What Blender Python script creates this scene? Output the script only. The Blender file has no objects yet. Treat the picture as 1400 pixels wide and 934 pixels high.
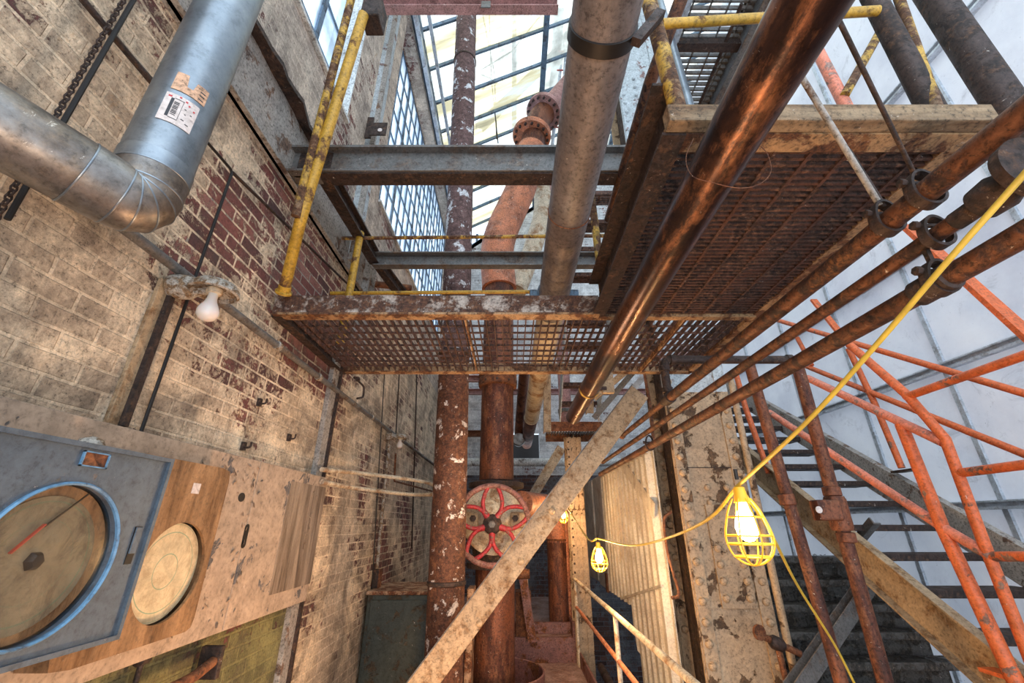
import bpy, bmesh, math, random
from mathutils import Vector, Matrix
random.seed(7)
C = bpy.context.scene.collection
PI = math.pi
# ------------------------------------------------------------------ camera model (1400 x 934 frame)
F = 575.0; CX = 700.0; CY = 467.0; CAMZ = 1.5; TH = math.atan(250.0 / F)
ST, CT = math.sin(TH), math.cos(TH)
def ray(px, py):
    x = (px - CX) / F; y = -(py - CY) / F
    return Vector((x, CT - y * ST, ST + y * CT))
def onY(px, py, Y):
    r = ray(px, py); t = Y / r.y
    return Vector((r.x * t, Y, r.z * t + CAMZ))
def onX(px, py, X):
    r = ray(px, py); t = X / r.x
    return Vector((X, r.y * t, r.z * t + CAMZ))
def onZ(px, py, Z):
    r = ray(px, py); t = (Z - CAMZ) / r.z
    return Vector((r.x * t, r.y * t, Z))
V = Vector
# ------------------------------------------------------------------ materials
class NT:
    def __init__(s, name):
        s.m = bpy.data.materials.new(name); s.m.use_nodes = True
        s.t = s.m.node_tree; s.n = s.t.nodes; s.l = s.t.links
        s.b = s.n['Principled BSDF']; s.out = s.n['Material Output']
        s.tc = s.n.new('ShaderNodeTexCoord'); s.co = s.tc.outputs['Object']
    def new(s, ty, **kw):
        n = s.n.new(ty)
        for k, v in kw.items(): setattr(n, k, v)
        return n
    def link(s, a, b): s.l.new(a, b)
    def noise(s, scale, detail=6, rough=.6, co=None, dist=0.0, stretch=None):
        n = s.new('ShaderNodeTexNoise'); n.inputs['Scale'].default_value = scale
        n.inputs['Detail'].default_value = detail; n.inputs['Roughness'].default_value = rough
        n.inputs['Distortion'].default_value = dist
        co = co or s.co
        if stretch:
            mp = s.new('ShaderNodeMapping'); mp.inputs['Scale'].default_value = stretch
            s.link(co, mp.inputs['Vector']); co = mp.outputs['Vector']
        s.link(co, n.inputs['Vector']); return n.outputs['Fac']
    def ramp(s, fac, stops):
        r = s.new('ShaderNodeValToRGB'); e = r.color_ramp.elements
        while len(e) < len(stops): e.new(0.5)
        for k, (p, c) in enumerate(stops):
            e[k].position = p; e[k].color = (c, c, c, 1) if not isinstance(c, (tuple, list)) else (c[0], c[1], c[2], 1)
        s.link(fac, r.inputs['Fac']); return r.outputs['Color']
    def mix(s, fac, a, b, mode='MIX'):
        m = s.new('ShaderNodeMix', data_type='RGBA', blend_type=mode)
        for sock, v in ((m.inputs[0], fac), (m.inputs[6], a), (m.inputs[7], b)):
            if isinstance(v, (int, float)): sock.default_value = v
            elif isinstance(v, (tuple, list)): sock.default_value = (v[0], v[1], v[2], 1)
            else: s.link(v, sock)
        return m.outputs[2]
    def math(s, op, a, b=0.0, clamp=False):
        m = s.new('ShaderNodeMath', operation=op, use_clamp=clamp)
        for sock, v in ((m.inputs[0], a), (m.inputs[1], b)):
            if isinstance(v, (int, float)): sock.default_value = v
            else: s.link(v, sock)
        return m.outputs[0]
    def bump(s, h, strength=.5, dist=.01, prev=None):
        b = s.new('ShaderNodeBump'); b.inputs['Strength'].default_value = strength
        b.inputs['Distance'].default_value = dist; s.link(h, b.inputs['Height'])
        if prev is not None: s.link(prev, b.inputs['Normal'])
        return b.outputs['Normal']
def mul(c, k): return tuple(min(1, v * k) for v in c)

def worn(name, paint, under=((.035,.014,.009),(.16,.055,.022),(.36,.14,.05)), amount=.5, scale=5., rough=.6,
         metal=0., urough=.8, umetal=.15, bump=.6, stretch=None, speck=(.75,.68,.60), speckamt=.07, fine=60., edge=.03, var=.35, spec=None, grit=.8):
    """paint over rust / bare metal, flaked away in patches; amount = share of the under-layer"""
    s = NT(name)
    n1 = s.noise(scale, 10, .68, dist=.3, stretch=stretch)
    th = .5 + (amount - .5) * .42
    mask = s.ramp(n1, [(max(0, th - edge), 1), (min(1, th + edge), 0)])       # 1 = under-layer
    n2 = s.noise(scale * 2.3, 8, .7, stretch=stretch)
    pc = s.ramp(n2, [(.3, mul(paint, 1 - var)), (.5, paint), (.72, mul(paint, 1 + var * .7))])
    n3 = s.noise(scale * 3.1, 9, .75, stretch=stretch)
    uc = s.ramp(n3, [(.32, under[0]), (.5, under[1]), (.7, under[2])])
    col = s.mix(mask, pc, uc)
    n4 = s.noise(fine, 6, .75)
    dk = s.ramp(n4, [(.37, .12), (.47, .9), (.62, 1.25)])
    col = s.mix(grit, col, dk, 'MULTIPLY')
    if speckamt > 0:
        n5 = s.noise(fine * .55, 8, .8, dist=.5)
        sp = s.ramp(n5, [(.66 - speckamt * .6, 0), (.70 - speckamt * .6, 1)])
        col = s.mix(sp, col, speck)
    s.link(col, s.b.inputs['Base Color'])
    s.link(s.ramp(mask, [(0, rough), (1, urough)]), s.b.inputs['Roughness'])
    s.link(s.ramp(mask, [(0, metal), (1, umetal)]), s.b.inputs['Metallic'])
    if spec is not None: s.b.inputs['Specular IOR Level'].default_value = spec
    h = s.math('ADD', s.math('MULTIPLY', mask, -.6), s.math('MULTIPLY', n4, grit))
    s.link(s.bump(h, bump, .006), s.b.inputs['Normal'])
    return s.m

def plain(name, col, rough=.6, metal=0., var=.2, scale=20.):
    s = NT(name)
    c = s.ramp(s.noise(scale, 6, .7), [(.3, mul(col, 1 - var)), (.7, mul(col, 1 + var))])
    s.link(c, s.b.inputs['Base Color']); s.b.inputs['Roughness'].default_value = rough
    s.b.inputs['Metallic'].default_value = metal
    return s.m

def brick(name, axes, paint=(.72,.64,.50), paint2=(.56,.48,.38), cover=.6, red=((.08,.035,.033),(.21,.068,.055),(.33,.15,.12)),
          mortar=(.34,.29,.25), blobs=(), bump=1.0, dirt=.62, bw=.215, bh=.075):
    s = NT(name)
    sep = s.new('ShaderNodeSeparateXYZ'); s.link(s.co, sep.inputs[0])
    cmb = s.new('ShaderNodeCombineXYZ')
    s.link(sep.outputs[axes[0]], cmb.inputs[0]); s.link(sep.outputs[axes[1]], cmb.inputs[1])
    # slight waviness of the courses
    wn = s.new('ShaderNodeTexNoise'); wn.inputs['Scale'].default_value = 3.; wn.inputs['Detail'].default_value = 3
    s.link(s.co, wn.inputs['Vector'])
    vm = s.new('ShaderNodeVectorMath', operation='MULTIPLY_ADD')
    s.link(wn.outputs['Color'], vm.inputs[0]); vm.inputs[1].default_value = (.03, .018, 0); s.link(cmb.outputs[0], vm.inputs[2])
    bt = s.new('ShaderNodeTexBrick'); s.link(vm.outputs[0], bt.inputs['Vector'])
    bt.inputs['Scale'].default_value = 1.; bt.inputs['Brick Width'].default_value = bw; bt.inputs['Row Height'].default_value = bh
    bt.inputs['Mortar Size'].default_value = .007; bt.inputs['Mortar Smooth'].default_value = .25
    bt.inputs['Color1'].default_value = (0, 0, 0, 1); bt.inputs['Color2'].default_value = (1, 1, 1, 1); bt.inputs['Bias'].default_value = 0
    bt.inputs['Mortar'].default_value = (.5, .5, .5, 1)
    mort = bt.outputs['Fac']
    rnd = bt.outputs['Color']
    n0 = s.noise(14, 8, .7)
    redc = s.ramp(s.math('ADD', s.math('MULTIPLY', rnd, .55), s.math('MULTIPLY', n0, .5)), [(.2, red[0]), (.5, red[1]), (.8, red[2])])
    base = s.mix(mort, redc, mortar)
    # paint mask
    n1 = s.noise(1.3, 3, .5); n2 = s.noise(13, 10, .8, dist=.6); n6 = s.noise(42, 6, .8, dist=.4)
    v = s.math('ADD', s.math('MULTIPLY', n1, .6), s.math('MULTIPLY', n2, .62))
    v = s.math('ADD', v, s.math('MULTIPLY', s.math('SUBTRACT', n6, .45), .32))
    v = s.math('ADD', v, s.math('MULTIPLY', rnd, .07))
    v = s.math('ADD', v, s.math('MULTIPLY', mort, .09))
    for (cc, rad, amt) in blobs:                       # worn or better kept zones of the wall
        d = s.new('ShaderNodeVectorMath', operation='DISTANCE'); s.link(s.co, d.inputs[0]); d.inputs[1].default_value = cc
        f = s.math('SUBTRACT', 1.0, s.math('DIVIDE', d.outputs['Value'], rad), clamp=True)
        v = s.math('ADD', v, s.math('MULTIPLY', f, amt))
    th = .65 + (.5 - cover) * .3
    pm = s.ramp(v, [(th - .012, 0), (th + .012, 1)])
    n3 = s.noise(5, 9, .75)
    pc = s.ramp(s.math('ADD', s.math('MULTIPLY', n3, .75), s.math('MULTIPLY', rnd, .07)), [(.26, mul(paint2, .6)), (.38, paint2), (.50, paint), (.66, mul(paint, 1.25))])
    pc = s.mix(s.math('MULTIPLY', mort, .5), pc, mul(paint, 1.1))
    col = s.mix(pm, base, pc)
    # grime and rust runs
    g = s.noise(2.2, 9, .78, dist=.6)
    gm = s.ramp(g, [(.47, 0), (.62, 1)])
    col = s.mix(s.math('MULTIPLY', gm, dirt), col, (.07, .05, .04))
    r = s.noise(3.1, 10, .8, dist=1.)
    rm = s.ramp(r, [(.60, 0), (.66, 1)])
    col = s.mix(s.math('MULTIPLY', rm, .55), col, (.36, .19, .07))
    f = s.noise(75, 5, .8)
    fm = s.ramp(f, [(.34, .08), (.45, .9), (.62, 1.25)])
    col = s.mix(.8, col, fm, 'MULTIPLY')
    s.link(col, s.b.inputs['Base Color']); s.b.inputs['Roughness'].default_value = .82
    h = s.math('MULTIPLY', mort, s.math('SUBTRACT', s.math('MULTIPLY', pm, .8), 1.2))
    h = s.math('ADD', h, s.math('MULTIPLY', pm, .22)); h = s.math('ADD', h, s.math('MULTIPLY', f, .4)); h = s.math('ADD', h, s.math('MULTIPLY', n0, .5))
    s.link(s.bump(h, bump, .014), s.b.inputs['Normal'])
    return s.m

M = {}
M['brick_left'] = brick('brick_left', (1, 2), (.86,.68,.48), (.52,.39,.27), cover=.72,
                        blobs=((V((-1.5,2.3,2.95)), 1.1, -.15), (V((-1.5,3.3,3.2)), .9, -.14), (V((-1.5,1.1,3.9)), 1.0, -.20), (V((-1.5,6,1.3)), 2.2, -.07), (V((-1.5,1.2,2.2)), .9, .06)))
M['brick_high'] = brick('brick_high', (1, 2), (.72,.60,.48), (.46,.37,.30), cover=.70, dirt=.5)
M['brick_face'] = brick('brick_face', (0, 2), (.60,.54,.45), (.42,.36,.30), cover=.70, dirt=.4)
M['brick_back'] = brick('brick_back', (0, 2), (.80,.80,.80), (.56,.56,.57), cover=.85, dirt=.35)
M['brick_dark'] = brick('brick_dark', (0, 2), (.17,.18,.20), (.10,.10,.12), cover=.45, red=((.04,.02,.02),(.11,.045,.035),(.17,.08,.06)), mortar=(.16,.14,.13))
M['brick_green'] = brick('brick_green', (1, 2), (.24,.22,.09), (.13,.12,.05), cover=.85, dirt=.8)
M['rust'] = worn('rust', (.22,.085,.035), amount=.6, scale=6, rough=.7, speckamt=.05)
M['rust_dark'] = worn('rust_dark', (.052,.031,.025), under=((.010,.008,.007),(.034,.021,.017),(.17,.085,.045)), amount=.5, scale=8, rough=.55, urough=.75, metal=.3, speckamt=.04)
M['rust_pipe'] = worn('rust_pipe', (.20,.065,.028), under=((.035,.014,.010),(.10,.03,.016),(.33,.14,.065)), amount=.55, scale=4, rough=.5, metal=.3, urough=.6, umetal=.3, speckamt=.05, stretch=(1,1,.35))
M['pipe_line'] = worn('pipe_line', (.15,.058,.028), under=((.016,.010,.010),(.055,.025,.018),(.34,.14,.045)), amount=.5, scale=7, rough=.42, metal=.45, urough=.6, umetal=.3, speckamt=.03)
M['standpipe'] = worn('standpipe', (.62,.53,.48), under=((.03,.012,.008),(.10,.036,.018),(.24,.10,.045)), amount=.70, scale=7, speckamt=.06, edge=.012)
M['standpipe_upper'] = worn('standpipe_upper', (.62,.62,.64), under=((.04,.022,.022),(.13,.07,.065),(.24,.15,.135)), amount=.68, scale=6, speckamt=.05, edge=.012)
M['yellow'] = worn('yellow', (.52,.29,.03), under=((.035,.018,.012),(.14,.06,.025),(.30,.16,.05)), amount=.30, scale=6, rough=.45, speckamt=0, grit=0.6)
M['yellow_worn'] = worn('yellow_worn', (.50,.29,.04), under=((.035,.018,.012),(.12,.05,.02),(.34,.24,.15)), amount=.56, scale=7, rough=.5, speckamt=.02)
M['orange'] = worn('orange', (.66,.135,.035), under=((.06,.03,.025),(.24,.12,.08),(.42,.28,.2)), amount=.22, scale=6, rough=.42, speckamt=.02, edge=.01, grit=0.5)
M['orange_pink'] = worn('orange_pink', (.72,.22,.13), under=((.12,.07,.06),(.36,.22,.18),(.52,.42,.36)), amount=.32, scale=7, rough=.42, speckamt=.03, edge=.015, grit=0.5)
M['red_paint'] = worn('red_paint', (.42,.028,.035), under=((.06,.02,.02),(.25,.12,.10),(.45,.33,.28)), amount=.33, scale=18, rough=.45, speckamt=.05)
M['rim_paint'] = worn('rim_paint', (.30,.12,.10), under=((.06,.02,.02),(.28,.13,.10),(.42,.30,.24)), amount=.5, scale=20, rough=.45, speckamt=.05)
M['galv'] = worn('galv', (.27,.31,.35), under=((.17,.19,.22),(.25,.275,.30),(.38,.40,.42)), amount=.4, scale=2.5, rough=.34, metal=.85, urough=.42, umetal=.85, bump=.10, speckamt=.0, fine=18, var=.2, edge=.35, grit=0.25)
M['galv_dirty'] = worn('galv_dirty', (.30,.29,.28), under=((.05,.035,.028),(.15,.11,.08),(.34,.24,.15)), amount=.5, scale=4, rough=.36, metal=.8, urough=.5, umetal=.7, bump=.15, speckamt=.04, fine=30, edge=.15, grit=0.45)
M['pipe_grey'] = worn('pipe_grey', (.20,.185,.19), under=((.08,.06,.055),(.16,.12,.105),(.30,.22,.175)), amount=.45, scale=4, rough=.5, metal=.35, urough=.6, umetal=.2, bump=.3, speckamt=.03, edge=.2, stretch=(1,.4,1), fine=40, grit=0.6)
M['copper_pipe'] = worn('copper_pipe', (.15,.065,.038), under=((.012,.010,.014),(.035,.018,.016),(.40,.17,.08)), amount=.62, scale=3.5, rough=.26, metal=.75, urough=.30, umetal=.6, bump=.18, speckamt=.02, edge=.12, stretch=(1,.35,1), fine=40, grit=0.5)
M['steel_beam'] = worn('steel_beam', (.13,.125,.12), under=((.04,.03,.025),(.13,.085,.06),(.30,.20,.13)), amount=.35, scale=5, rough=.5, speckamt=.05, edge=.08, grit=0.6)
M['grey_paint'] = worn('grey_paint', (.33,.30,.27), under=((.035,.02,.016),(.17,.11,.08),(.30,.17,.10)), amount=.3, scale=6, speckamt=.02, edge=.02)
M['platform_edge'] = worn('platform_edge', (.40,.33,.28), under=((.03,.015,.011),(.09,.038,.022),(.22,.10,.045)), amount=.62, scale=9, speckamt=.08, edge=.05)
M['platform_flange'] = worn('platform_flange', (.36,.21,.10), under=((.03,.015,.011),(.13,.05,.022),(.34,.17,.06)), amount=.5, scale=7, speckamt=.02)
M['grate'] = worn('grate', (.10,.042,.026), under=((.012,.008,.007),(.05,.022,.015),(.30,.15,.09)), amount=.5, scale=9, rough=.55, metal=.2, speckamt=.03)
M['beige_steel'] = worn('beige_steel', (.40,.28,.165), under=((.10,.06,.035),(.24,.13,.06),(.42,.27,.13)), amount=.33, scale=9, rough=.6, speckamt=.03, edge=.06, grit=0.55)
M['column_paint'] = worn('column_paint', (.42,.29,.175), under=((.03,.018,.012),(.10,.055,.028),(.27,.155,.08)), amount=.35, scale=4, rough=.6, speckamt=.02, edge=.012, bump=1., grit=0.55)
M['column_cool'] = worn('column_cool', (.42,.46,.48), under=((.06,.05,.05),(.22,.13,.12),(.36,.26,.24)), amount=.30, scale=5, rough=.6, speckamt=.05, edge=.02, grit=0.6)
M['white_pipe'] = worn('white_pipe', (.62,.52,.38), under=((.14,.07,.035),(.36,.20,.10),(.5,.36,.22)), amount=.36, scale=5, rough=.6, speckamt=.04, edge=.06, grit=0.6)
M['orange_pipe'] = worn('orange_pipe', (.55,.19,.09), under=((.14,.05,.03),(.36,.14,.08),(.55,.36,.28)), amount=.42, scale=4, rough=.55, speckamt=.06, edge=.06)
M['pink_pipe'] = worn('pink_pipe', (.42,.22,.20), under=((.10,.05,.045),(.26,.13,.11),(.40,.28,.26)), amount=.4, scale=4, rough=.55, speckamt=.05, edge=.1)
M['blue_steel'] = worn('blue_steel', (.10,.16,.23), under=((.03,.035,.045),(.08,.10,.13),(.2,.24,.28)), amount=.4, scale=6, rough=.5, speckamt=.02, grit=0.4)
M['black_rod'] = plain('black_rod', (.02,.017,.016), .5, .4)
M['slate'] = worn('slate', (.40,.295,.215), under=((.05,.05,.055),(.13,.12,.12),(.24,.18,.14)), amount=.27, scale=4.5, rough=.55, speckamt=.02, edge=.01, fine=45, grit=0.4)
M['slate_stain'] = worn('slate_stain', (.33,.25,.185), under=((.06,.04,.03),(.13,.09,.06),(.24,.17,.12)), amount=.5, scale=7, rough=.5, speckamt=0, edge=.1, stretch=(1,1.6,.14), grit=0.2)
M['blue_box'] = worn('blue_box', (.095,.125,.16), under=((.05,.05,.055),(.16,.14,.12),(.28,.20,.15)), amount=.12, scale=9, rough=.42, metal=.2, speckamt=.015, var=.25, edge=.02, grit=0.35)
M['blue_trim'] = worn('blue_trim', (.12,.26,.42), under=((.06,.08,.10),(.13,.17,.22),(.25,.30,.34)), amount=.3, scale=14, rough=.4, speckamt=.02, grit=0.3)
M['tan_box'] = worn('tan_box', (.34,.185,.085), under=((.07,.035,.016),(.18,.09,.035),(.30,.17,.08)), amount=.5, scale=5, rough=.5, speckamt=.01, stretch=(1,1.8,.3), edge=.1, grit=0.4)
M['cabinet'] = worn('cabinet', (.045,.055,.045), under=((.02,.018,.014),(.07,.05,.03),(.14,.09,.05)), amount=.35, scale=6, rough=.5, speckamt=.03, grit=0.5)
M['cab_top'] = worn('cab_top', (.40,.24,.14), amount=.5, scale=8, speckamt=.05)
M['floor'] = worn('floor', (.34,.22,.19), under=((.10,.045,.035),(.22,.11,.085),(.40,.27,.22)), amount=.45, scale=4, rough=.55, speckamt=.04, edge=.1, grit=0.7)
M['curb'] = worn('curb', (.20,.085,.075), amount=.4, scale=7, rough=.5, speckamt=.06)
M['coal'] = worn('coal', (.10,.09,.08), under=((.012,.012,.012),(.07,.06,.05),(.24,.19,.15)), amount=.5, scale=9, rough=.4, speck=(.45,.4,.36), speckamt=.09, bump=1.)
M['dark_floor'] = worn('dark_floor', (.09,.07,.055), amount=.5, scale=3, speckamt=.03)
M['white_paint'] = worn('white_paint', (.62,.62,.60), under=((.08,.07,.06),(.26,.22,.2),(.4,.36,.33)), amount=.24, scale=6, speckamt=.02)
M['fitting'] = worn('fitting', (.40,.36,.31), under=((.08,.05,.035),(.24,.15,.08),(.40,.30,.20)), amount=.45, scale=25, speckamt=.04, fine=120)
M['corrugated'] = worn('corrugated', (.66,.60,.50), under=((.30,.22,.15),(.46,.36,.26),(.58,.50,.40)), amount=.3, scale=3, rough=.5, speckamt=.01, edge=.15, var=.15, metal=.1, grit=0.4)
M['sheet'] = worn('sheet', (.58,.52,.44), under=((.22,.15,.10),(.40,.30,.21),(.52,.43,.34)), amount=.35, scale=2.5, rough=.45, speckamt=.02, edge=.12, metal=.2, grit=0.4)

def siding():
    s = NT('siding')
    n = s.noise(1.1, 8, .65); n2 = s.noise(38, 4, .75); n3 = s.noise(3, 9, .8, dist=.8)
    c = s.ramp(n, [(.3, (.56,.56,.62)), (.55, (.72,.72,.76)), (.75, (.80,.80,.82))])
    c = s.mix(s.ramp(n2, [(.27, 1), (.31, 0)]), c, (.12,.11,.13))
    c = s.mix(s.math('MULTIPLY', s.ramp(n3, [(.56, 0), (.68, 1)]), .55), c, (.34,.33,.36))
    s.link(c, s.b.inputs['Base Color']); s.b.inputs['Roughness'].default_value = .5
    s.link(s.bump(n, .3, .05), s.b.inputs['Normal'])
    tl = s.new('ShaderNodeBsdfTranslucent'); s.link(c, tl.inputs['Color'])
    a = s.new('ShaderNodeMixShader'); a.inputs[0].default_value = .13
    s.link(s.b.outputs[0], a.inputs[1]); s.link(tl.outputs[0], a.inputs[2]); s.link(a.outputs[0], s.out.inputs['Surface'])
    return s.m
M['siding'] = siding()
M['siding_trim'] = worn('siding_trim', (.55,.60,.66), under=((.2,.2,.22),(.4,.42,.45),(.55,.58,.62)), amount=.35, scale=5, rough=.4, metal=.3, speckamt=.02, grit=0.3)

def glazing(name, tint, k_tr, band=None):
    s = NT(name)
    s.n.remove(s.b)
    tr = s.new('ShaderNodeBsdfTransparent'); tl = s.new('ShaderNodeBsdfTranslucent'); gl = s.new('ShaderNodeBsdfDiffuse')
    n = s.noise(1.2, 7, .7, stretch=band or (1, 1, 1))
    c = s.ramp(n, [(.36, mul(tint, .7)), (.5, tint), (.60, (.96,.97,.97))])
    for sh in (tl, gl): s.link(c, sh.inputs['Color'])
    s.link(c, tr.inputs['Color'])
    a = s.new('ShaderNodeMixShader'); a.inputs[0].default_value = .25; s.link(tl.outputs[0], a.inputs[1]); s.link(gl.outputs[0], a.inputs[2])
    b = s.new('ShaderNodeMixShader'); b.inputs[0].default_value = k_tr; s.link(a.outputs[0], b.inputs[1]); s.link(tr.outputs[0], b.inputs[2])
    s.link(b.outputs[0], s.out.inputs['Surface'])
    return s.m
M['roof_glass'] = glazing('roof_glass', (.93,.90,.82), .62, (1, 1.2, 1))
M['roof_glass_yellow'] = glazing('roof_glass_yellow', (.95,.86,.66), .62, (.35, 3.5, .35))
M['window_glass'] = glazing('window_glass', (.80,.86,.92), .62, (1, 1, 1))
def emit(name, col, st):
    s = NT(name); s.b.inputs['Base Color'].default_value = (1, .8, .5, 1)
    s.b.inputs['Emission Color'].default_value = (*col, 1); s.b.inputs['Emission Strength'].default_value = st
    return s.m
M['bulb_lit'] = emit('bulb_lit', (1, .74, .40), 26)
M['cage'] = plain('cage', (.95, .50, .03), .4, 0, .1)
M['cord'] = plain('cord', (.55,.38,.05), .5)
s = NT('bulb_frosted'); s.b.inputs['Base Color'].default_value = (.74,.66,.60,1); s.b.inputs['Roughness'].default_value = .25
s.b.inputs['Subsurface Weight'].default_value = .3; M['bulb_frosted'] = s.m
s = NT('gauge_glass'); s.b.inputs['Base Color'].default_value = (.8,.8,.7,1)
s.n.remove(s.b); g = s.new('ShaderNodeBsdfGlossy'); g.inputs['Roughness'].default_value = .08; t_ = s.new('ShaderNodeBsdfTransparent')
mx = s.new('ShaderNodeMixShader'); mx.inputs[0].default_value = .07; s.link(t_.outputs[0], mx.inputs[1]); s.link(g.outputs[0], mx.inputs[2])
s.link(mx.outputs[0], s.out.inputs['Surface']); M['gauge_glass'] = s.m
def chart(name, base, ring, grime, rings, rad):
    """round paper chart in the object's YZ plane, printed rings and rays, with stains"""
    s = NT(name)
    sep = s.new('ShaderNodeSeparateXYZ'); s.link(s.co, sep.inputs[0])
    y, z = sep.outputs[1], sep.outputs[2]
    r = s.math('SQRT', s.math('ADD', s.math('MULTIPLY', y, y), s.math('MULTIPLY', z, z)))
    n = s.noise(16, 9, .75); c = s.ramp(n, [(.3, mul(base, .62)), (.55, base), (.75, mul(base, 1.2))])
    for rr, w, k in rings:
        d = s.math('ABSOLUTE', s.math('SUBTRACT', r, rr * rad))
        f = s.math('LESS_THAN', d, w); c = s.mix(s.math('MULTIPLY', f, k), c, ring)
    a = s.math('ARCTAN2', y, z); f = s.math('LESS_THAN', s.math('ABSOLUTE', s.math('SINE', s.math('MULTIPLY', s.math('ADD', a, s.math('MULTIPLY', r, 4)), 12))), .06)
    c = s.mix(s.math('MULTIPLY', f, .35), c, ring)
    n2 = s.noise(9, 9, .8, dist=.7); c = s.mix(s.math('MULTIPLY', s.ramp(n2, [(.48, 0), (.62, 1)]), .75), c, grime)
    s.link(c, s.b.inputs['Base Color']); s.b.inputs['Roughness'].default_value = .5
    return s.m
M['chart_old'] = chart('chart_old', (.20,.165,.105), (.10,.16,.10), (.06,.045,.03), ((.80,.002,.6),(.55,.001,.4),(.95,.001,.5)), .165)
M['chart_pale'] = chart('chart_pale', (.66,.52,.32), (.16,.30,.20), (.36,.25,.14), ((.80,.0018,.8),(.35,.0018,.8),(.97,.001,.6)), .17)
M['paper'] = worn('paper', (.66,.57,.53), under=((.35,.28,.25),(.5,.42,.38),(.6,.52,.48)), amount=.3, scale=40, rough=.6, speckamt=0, bump=.05, edge=.1, var=.1, grit=0.2)
M['paper_orange'] = worn('paper_orange', (.62,.36,.22), under=((.35,.2,.12),(.5,.3,.18),(.6,.42,.32)), amount=.3, scale=40, rough=.6, speckamt=0, bump=.05, edge=.1, var=.1)
M['ink'] = plain('ink', (.03,.03,.035), .6)
M['ink_red'] = plain('ink_red', (.5,.04,.05), .6)
M['red_pen'] = plain('red_pen', (.4,.05,.03), .4)
M['wood'] = worn('wood', (.27,.18,.10), under=((.05,.03,.02),(.16,.09,.045),(.33,.22,.12)), amount=.5, scale=6, rough=.7, speckamt=.04, stretch=(.25,2,2), edge=.08)

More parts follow.
